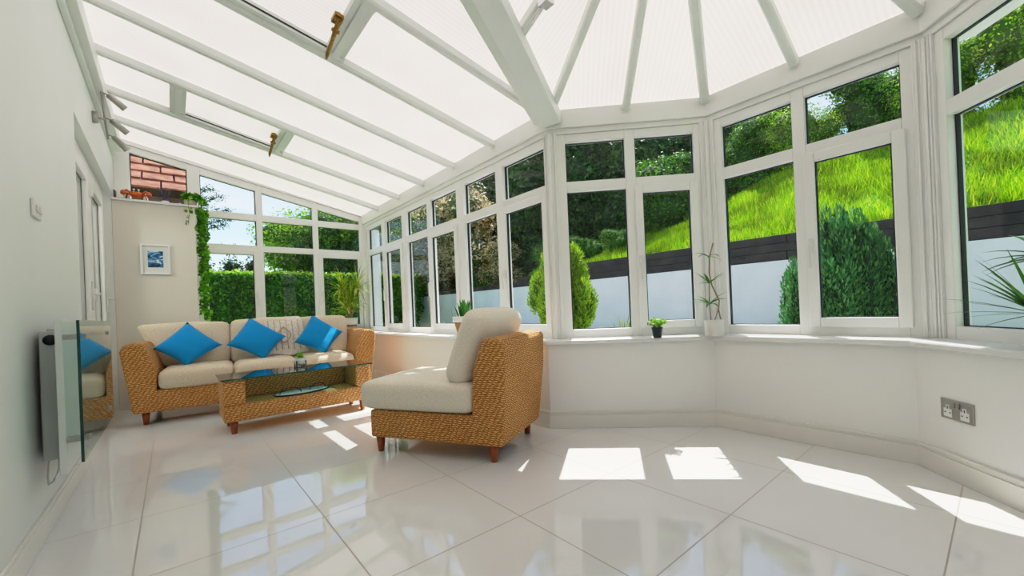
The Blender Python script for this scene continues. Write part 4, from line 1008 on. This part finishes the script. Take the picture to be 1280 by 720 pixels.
for i, (x, y, z, s) in enumerate([(7.9, 11.9, .9, 1.22), (8.3, 14.8, .8, 1.4), (8.0, 9.9, 1.1, .50)]):
    tree('blossom', x, y, z, s, i * 1.9, ['cream and pink flowering shrub over the white wall, middle one', 'cream and pink flowering shrub over the white wall, farthest one', 'small pink flowering shrub over the white wall, nearest one'][i], 'flowering shrubs over the wall')
for i, (x, y, s) in enumerate([(7.75, 6.4, .36), (7.8, 5.5, .30), (7.7, 7.4, .36), (7.6, 10.9, .34), (7.6, 13.4, .36)]):
    tree('mid', x, y, bank(x, y) - .55 if y < 8 else .9, s, i * 2.2 + 1, 'low green bush just behind the garden wall', 'low bushes behind the garden wall')
# hedge beyond the gable
r = empty('clipped_hedge', (3.0, 12.4, .15), label='long clipped green hedge across the garden beyond the far windows', cat='hedge')
nh = 60000; rng = np.random.default_rng(8); f = rng.random(nh); hx = rng.uniform(-4.5, 3.2, nh)
front = f < .72; Ph = np.where(front[:, None], np.stack([hx, -.45 + rng.normal(0, .05, nh), rng.random(nh) * 1.75], 1), np.stack([hx, rng.uniform(-.45, .45, nh), 1.75 + rng.normal(0, .045, nh)], 1))
Nh = np.where(front[:, None], np.array([[0, -1., .3]]), np.array([[0, -.2, 1.]])); Ph[:, 1] += .06 * np.sin(hx * 3.1) + .04 * np.sin(Ph[:, 2] * 6)
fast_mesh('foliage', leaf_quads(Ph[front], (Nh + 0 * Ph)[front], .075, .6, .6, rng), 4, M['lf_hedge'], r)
fast_mesh('top_foliage', leaf_quads(Ph[~front], (Nh + 0 * Ph)[~front], .085, .6, .6, rng), 4, M['lf_bright'], r)  # top leaves take a brighter green than the front
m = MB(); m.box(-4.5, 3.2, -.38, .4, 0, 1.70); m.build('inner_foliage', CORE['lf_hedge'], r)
GT_ = 'trees beyond the clipped hedge'
for i, (x, y, s, kd) in enumerate([(4.25, 15.0, 1.06, 'bright'), (6.3, 15.2, 1.15, 'bright'), (8.6, 15.5, 1.0, 'bright'), (4.3, 14.2, .72, 'mid'), (6.1, 14.0, .75, 'mid')]):
    tree(kd, x, y, .0 + (.2 if i < 3 else 0), s * 1.42, i * 2.9, 'leafy light green tree beyond the clipped hedge' if kd == 'bright' else 'fuller green tree beyond the clipped hedge', GT_ + ' ' + kd)
for i, x in enumerate((.4, 1.05, 1.7, 2.2)):
    o = plant('conifer_tree', 'small dark conifer in the row behind the clipped hedge', 'tree', (x, 14.2, .15), [(0, 0, 1.35, .34, .34, 1.0), (0, 0, 1.9, .2, .2, .45)], 5000, .07, 'lf_dark', None, 40 + i, 'conifers behind the clipped hedge')
# sparse tall tree against the sky
r = empty('sparse_tree', (.62, 14.0, .15), label='tall thin tree with sparse grey green branches against the sky', cat='tree')
rb = random.Random(4); m = MB(); m.tube([(0, 0, 0), (.05, 0, 2.5), (0, 0, 5.4)], [.12, .09, .03], 7); bl = []
for i in range(16):
    z = 2.5 + i * .18; a = rb.choice([0.1, .3, -.2, 2.9, 3.3]) + rb.uniform(-.3, .3); L_ = rb.uniform(.5, 1.15) * (1.2 - i * .05)
    e = (math.cos(a) * L_, math.sin(a) * L_, z + .25); m.tube([(0, 0, z), (e[0] * .6, e[1] * .6, z + .06), e], [.025, .014, .006], 5)
    for t_ in (.55, .8, 1.0): bl.append((e[0] * t_, e[1] * t_, z + .22 * t_, .17, .15, .12))
m.build('trunk', M['bark'], r); fast_mesh('foliage', blob_leaves(bl, 5200, .05, .95, 4, .3), 4, M['lf_sky'], r)
# neighbouring tiled roof seen over the nib
r = empty('neighbouring_house', (0, 6.9, 0), label='neighbouring house with red clay tiled roof behind the small high window', cat='house')
m = MB(); m.box(-3.0, .60, .0, .3, .2, 2.50); m.build('wall', M['brickd'], r)
m = MB(); m.prism([(-.12, 2.46), (1.4, 3.65), (1.4, 3.5), (0, 2.40)], -3.0, .60, lambda p: (p[2], p[0], p[1])); m.build('roof_deck', M['woodd'], r)
sl = math.atan2(1.19, 1.52); rr_ = random.Random(3)
tiles = MB()
for row in range(7):
    for c_ in range(13):
        x0 = -3.0 + c_ * .305 + (.13 if row % 2 else 0) + rr_.uniform(-.004, .004); x1 = min(x0 + .288, .615)
        if x0 > .58: continue
        t0 = row * .235 - .03; t1 = t0 + .28; lift = rr_.uniform(0, .008)
        def TT(p): return (p[0], -.12 + p[1] * math.cos(sl) - p[2] * math.sin(sl), 2.47 + p[1] * math.sin(sl) + p[2] * math.cos(sl))
        vs = [TT(q) for q in ((x0, t0, .030 + lift), (x1, t0, .030 + lift), (x1, t1, .008), (x0, t1, .008), (x0, t0, .008 + lift), (x1, t0, .008 + lift))]
        tiles.add(vs, [(0, 1, 2, 3), (4, 5, 1, 0), (1, 5, 2), (0, 3, 4)])
tl = tiles.build('roof_tiles', M['roof_red'], r)
# white painted pillar outside the long window
m = MB()
for i in range(26): m.box(2.93, 3.14, 7.0, 7.25, .2 + i * .078, .2 + i * .078 + .072)
m.box(2.935, 3.135, 7.005, 7.245, .2, 2.25)
tag(m.build('garden_pillar', M['render']), 'white painted brick pillar outside the corner of the long windows', 'pillar')

# ------------------------------------------------------------------ light and sky
w = bpy.data.worlds.new('sky'); SC.world = w; w.use_nodes = True; nt = w.node_tree; nt.nodes.clear()
out = nt.nodes.new('ShaderNodeOutputWorld'); bg = N(nt, 'ShaderNodeBackground')
sk = N(nt, 'ShaderNodeTexSky', sky_type='NISHITA'); sk.sun_disc = False; sk.sun_elevation = math.radians(55); sk.sun_rotation = math.radians(45); sk.air_density = 1.2; sk.ozone_density = 2.5; sk.dust_density = .1
tc = N(nt, 'ShaderNodeTexCoord'); mp = N(nt, 'ShaderNodeMapping'); mp.inputs['Scale'].default_value = (1.6, 1.6, 5.0); lk(nt, tc, 'Generated', mp, 0)
nz = N(nt, 'ShaderNodeTexNoise', i_Scale=1.4, i_Detail=7.0, i_Roughness=.55, i_Distortion=.3); lk(nt, mp, 0, nz, 'Vector')
cr = ramp(nt, [(.50, (0, 0, 0)), (.72, (1, 1, 1))]); lk(nt, nz, 'Fac', cr, 'Fac')
sc_ = N(nt, 'ShaderNodeVectorMath', operation='SCALE'); lk(nt, sk, 'Color', sc_, 0); sc_.inputs['Scale'].default_value = .15
mixc = N(nt, 'ShaderNodeMixRGB'); lk(nt, cr, 'Color', mixc, 'Fac'); lk(nt, sc_, 0, mixc, 1); mixc.inputs[2].default_value = (1.05, 1.07, 1.10, 1)
lk(nt, mixc, 0, bg, 'Color'); bg.inputs['Strength'].default_value = .95; lk(nt, bg, 0, out, 0)
def sun(name, az, tan_e, energy, ang, col):
    l = bpy.data.lights.new(name, 'SUN'); l.energy = energy; l.angle = ang; l.color = col; o = bpy.data.objects.new(name, l); COL.objects.link(o)
    d = Vector((-math.cos(az), -math.sin(az), -tan_e)); o.rotation_euler = d.to_track_quat('-Z', 'Y').to_euler(); o.location = (6, 6, 9); return o
sun('sun', math.radians(37.5), 1.54, 5.2, .006, (1, .975, .94))
# added spots outside the long windows, making the sun patches near the coffee table
dirv = Vector((1, .08, 1.45)).normalized()
for yy in (3.08, 4.2):
    l = bpy.data.lights.new('added_patch_spot', 'SPOT'); l.energy = 16000; l.spot_size = math.radians(4.3); l.spot_blend = .08; l.shadow_soft_size = .04; l.color = (1, .97, .92)
    o = bpy.data.objects.new('added_patch_spot', l); COL.objects.link(o)
    o.location = Vector((2.455, yy, 1.22)) + dirv * 16; o.rotation_euler = (-dirv).to_track_quat('-Z', 'Y').to_euler()

# ------------------------------------------------------------------ camera
cd = bpy.data.cameras.new('camera'); cam = bpy.data.objects.new('camera', cd); COL.objects.link(cam); SC.camera = cam
yaw, pitch, roll = -.7131, .0019, -.0421
fw = Vector((-math.sin(yaw) * math.cos(pitch), math.cos(yaw) * math.cos(pitch), math.sin(pitch))); rt = Vector((math.cos(yaw), math.sin(yaw), 0)); up = rt.cross(fw)
R_ = rt * math.cos(roll) + up * math.sin(roll); U_ = -rt * math.sin(roll) + up * math.cos(roll)
cam.matrix_world = Matrix(((R_.x, U_.x, -fw.x, .4041), (R_.y, U_.y, -fw.y, 0), (R_.z, U_.z, -fw.z, .8127), (0, 0, 0, 1)))
cd.sensor_width = 36; cd.sensor_fit = 'HORIZONTAL'; cd.lens = 36 * 514.588 / 1280
cd.shift_x = -(660.3125 - 640) / 1280; cd.shift_y = (383.4904 - 360) / 1280; cd.clip_start = .03; cd.clip_end = 300
SC.view_settings.view_transform = 'Standard'; SC.view_settings.look = 'None'; SC.view_settings.exposure = 0.12; SC.view_settings.gamma = 1.0
vs_ = SC.view_settings; vs_.use_curve_mapping = True; cmap = vs_.curve_mapping
cmap.black_level = (0, 0, 0); cmap.white_level = (3, 3, 3); cmap.extend = 'HORIZONTAL'; cc_ = cmap.curves[3]
cc_.points[0].location = (0, 0); cc_.points[1].location = (1, 1)
for x_, y_ in TONE: cc_.points.new(x_ / 3, y_)
for p_ in cc_.points: p_.handle_type = 'VECTOR' if p_.location[0] < .01 else 'AUTO'
cmap.update()
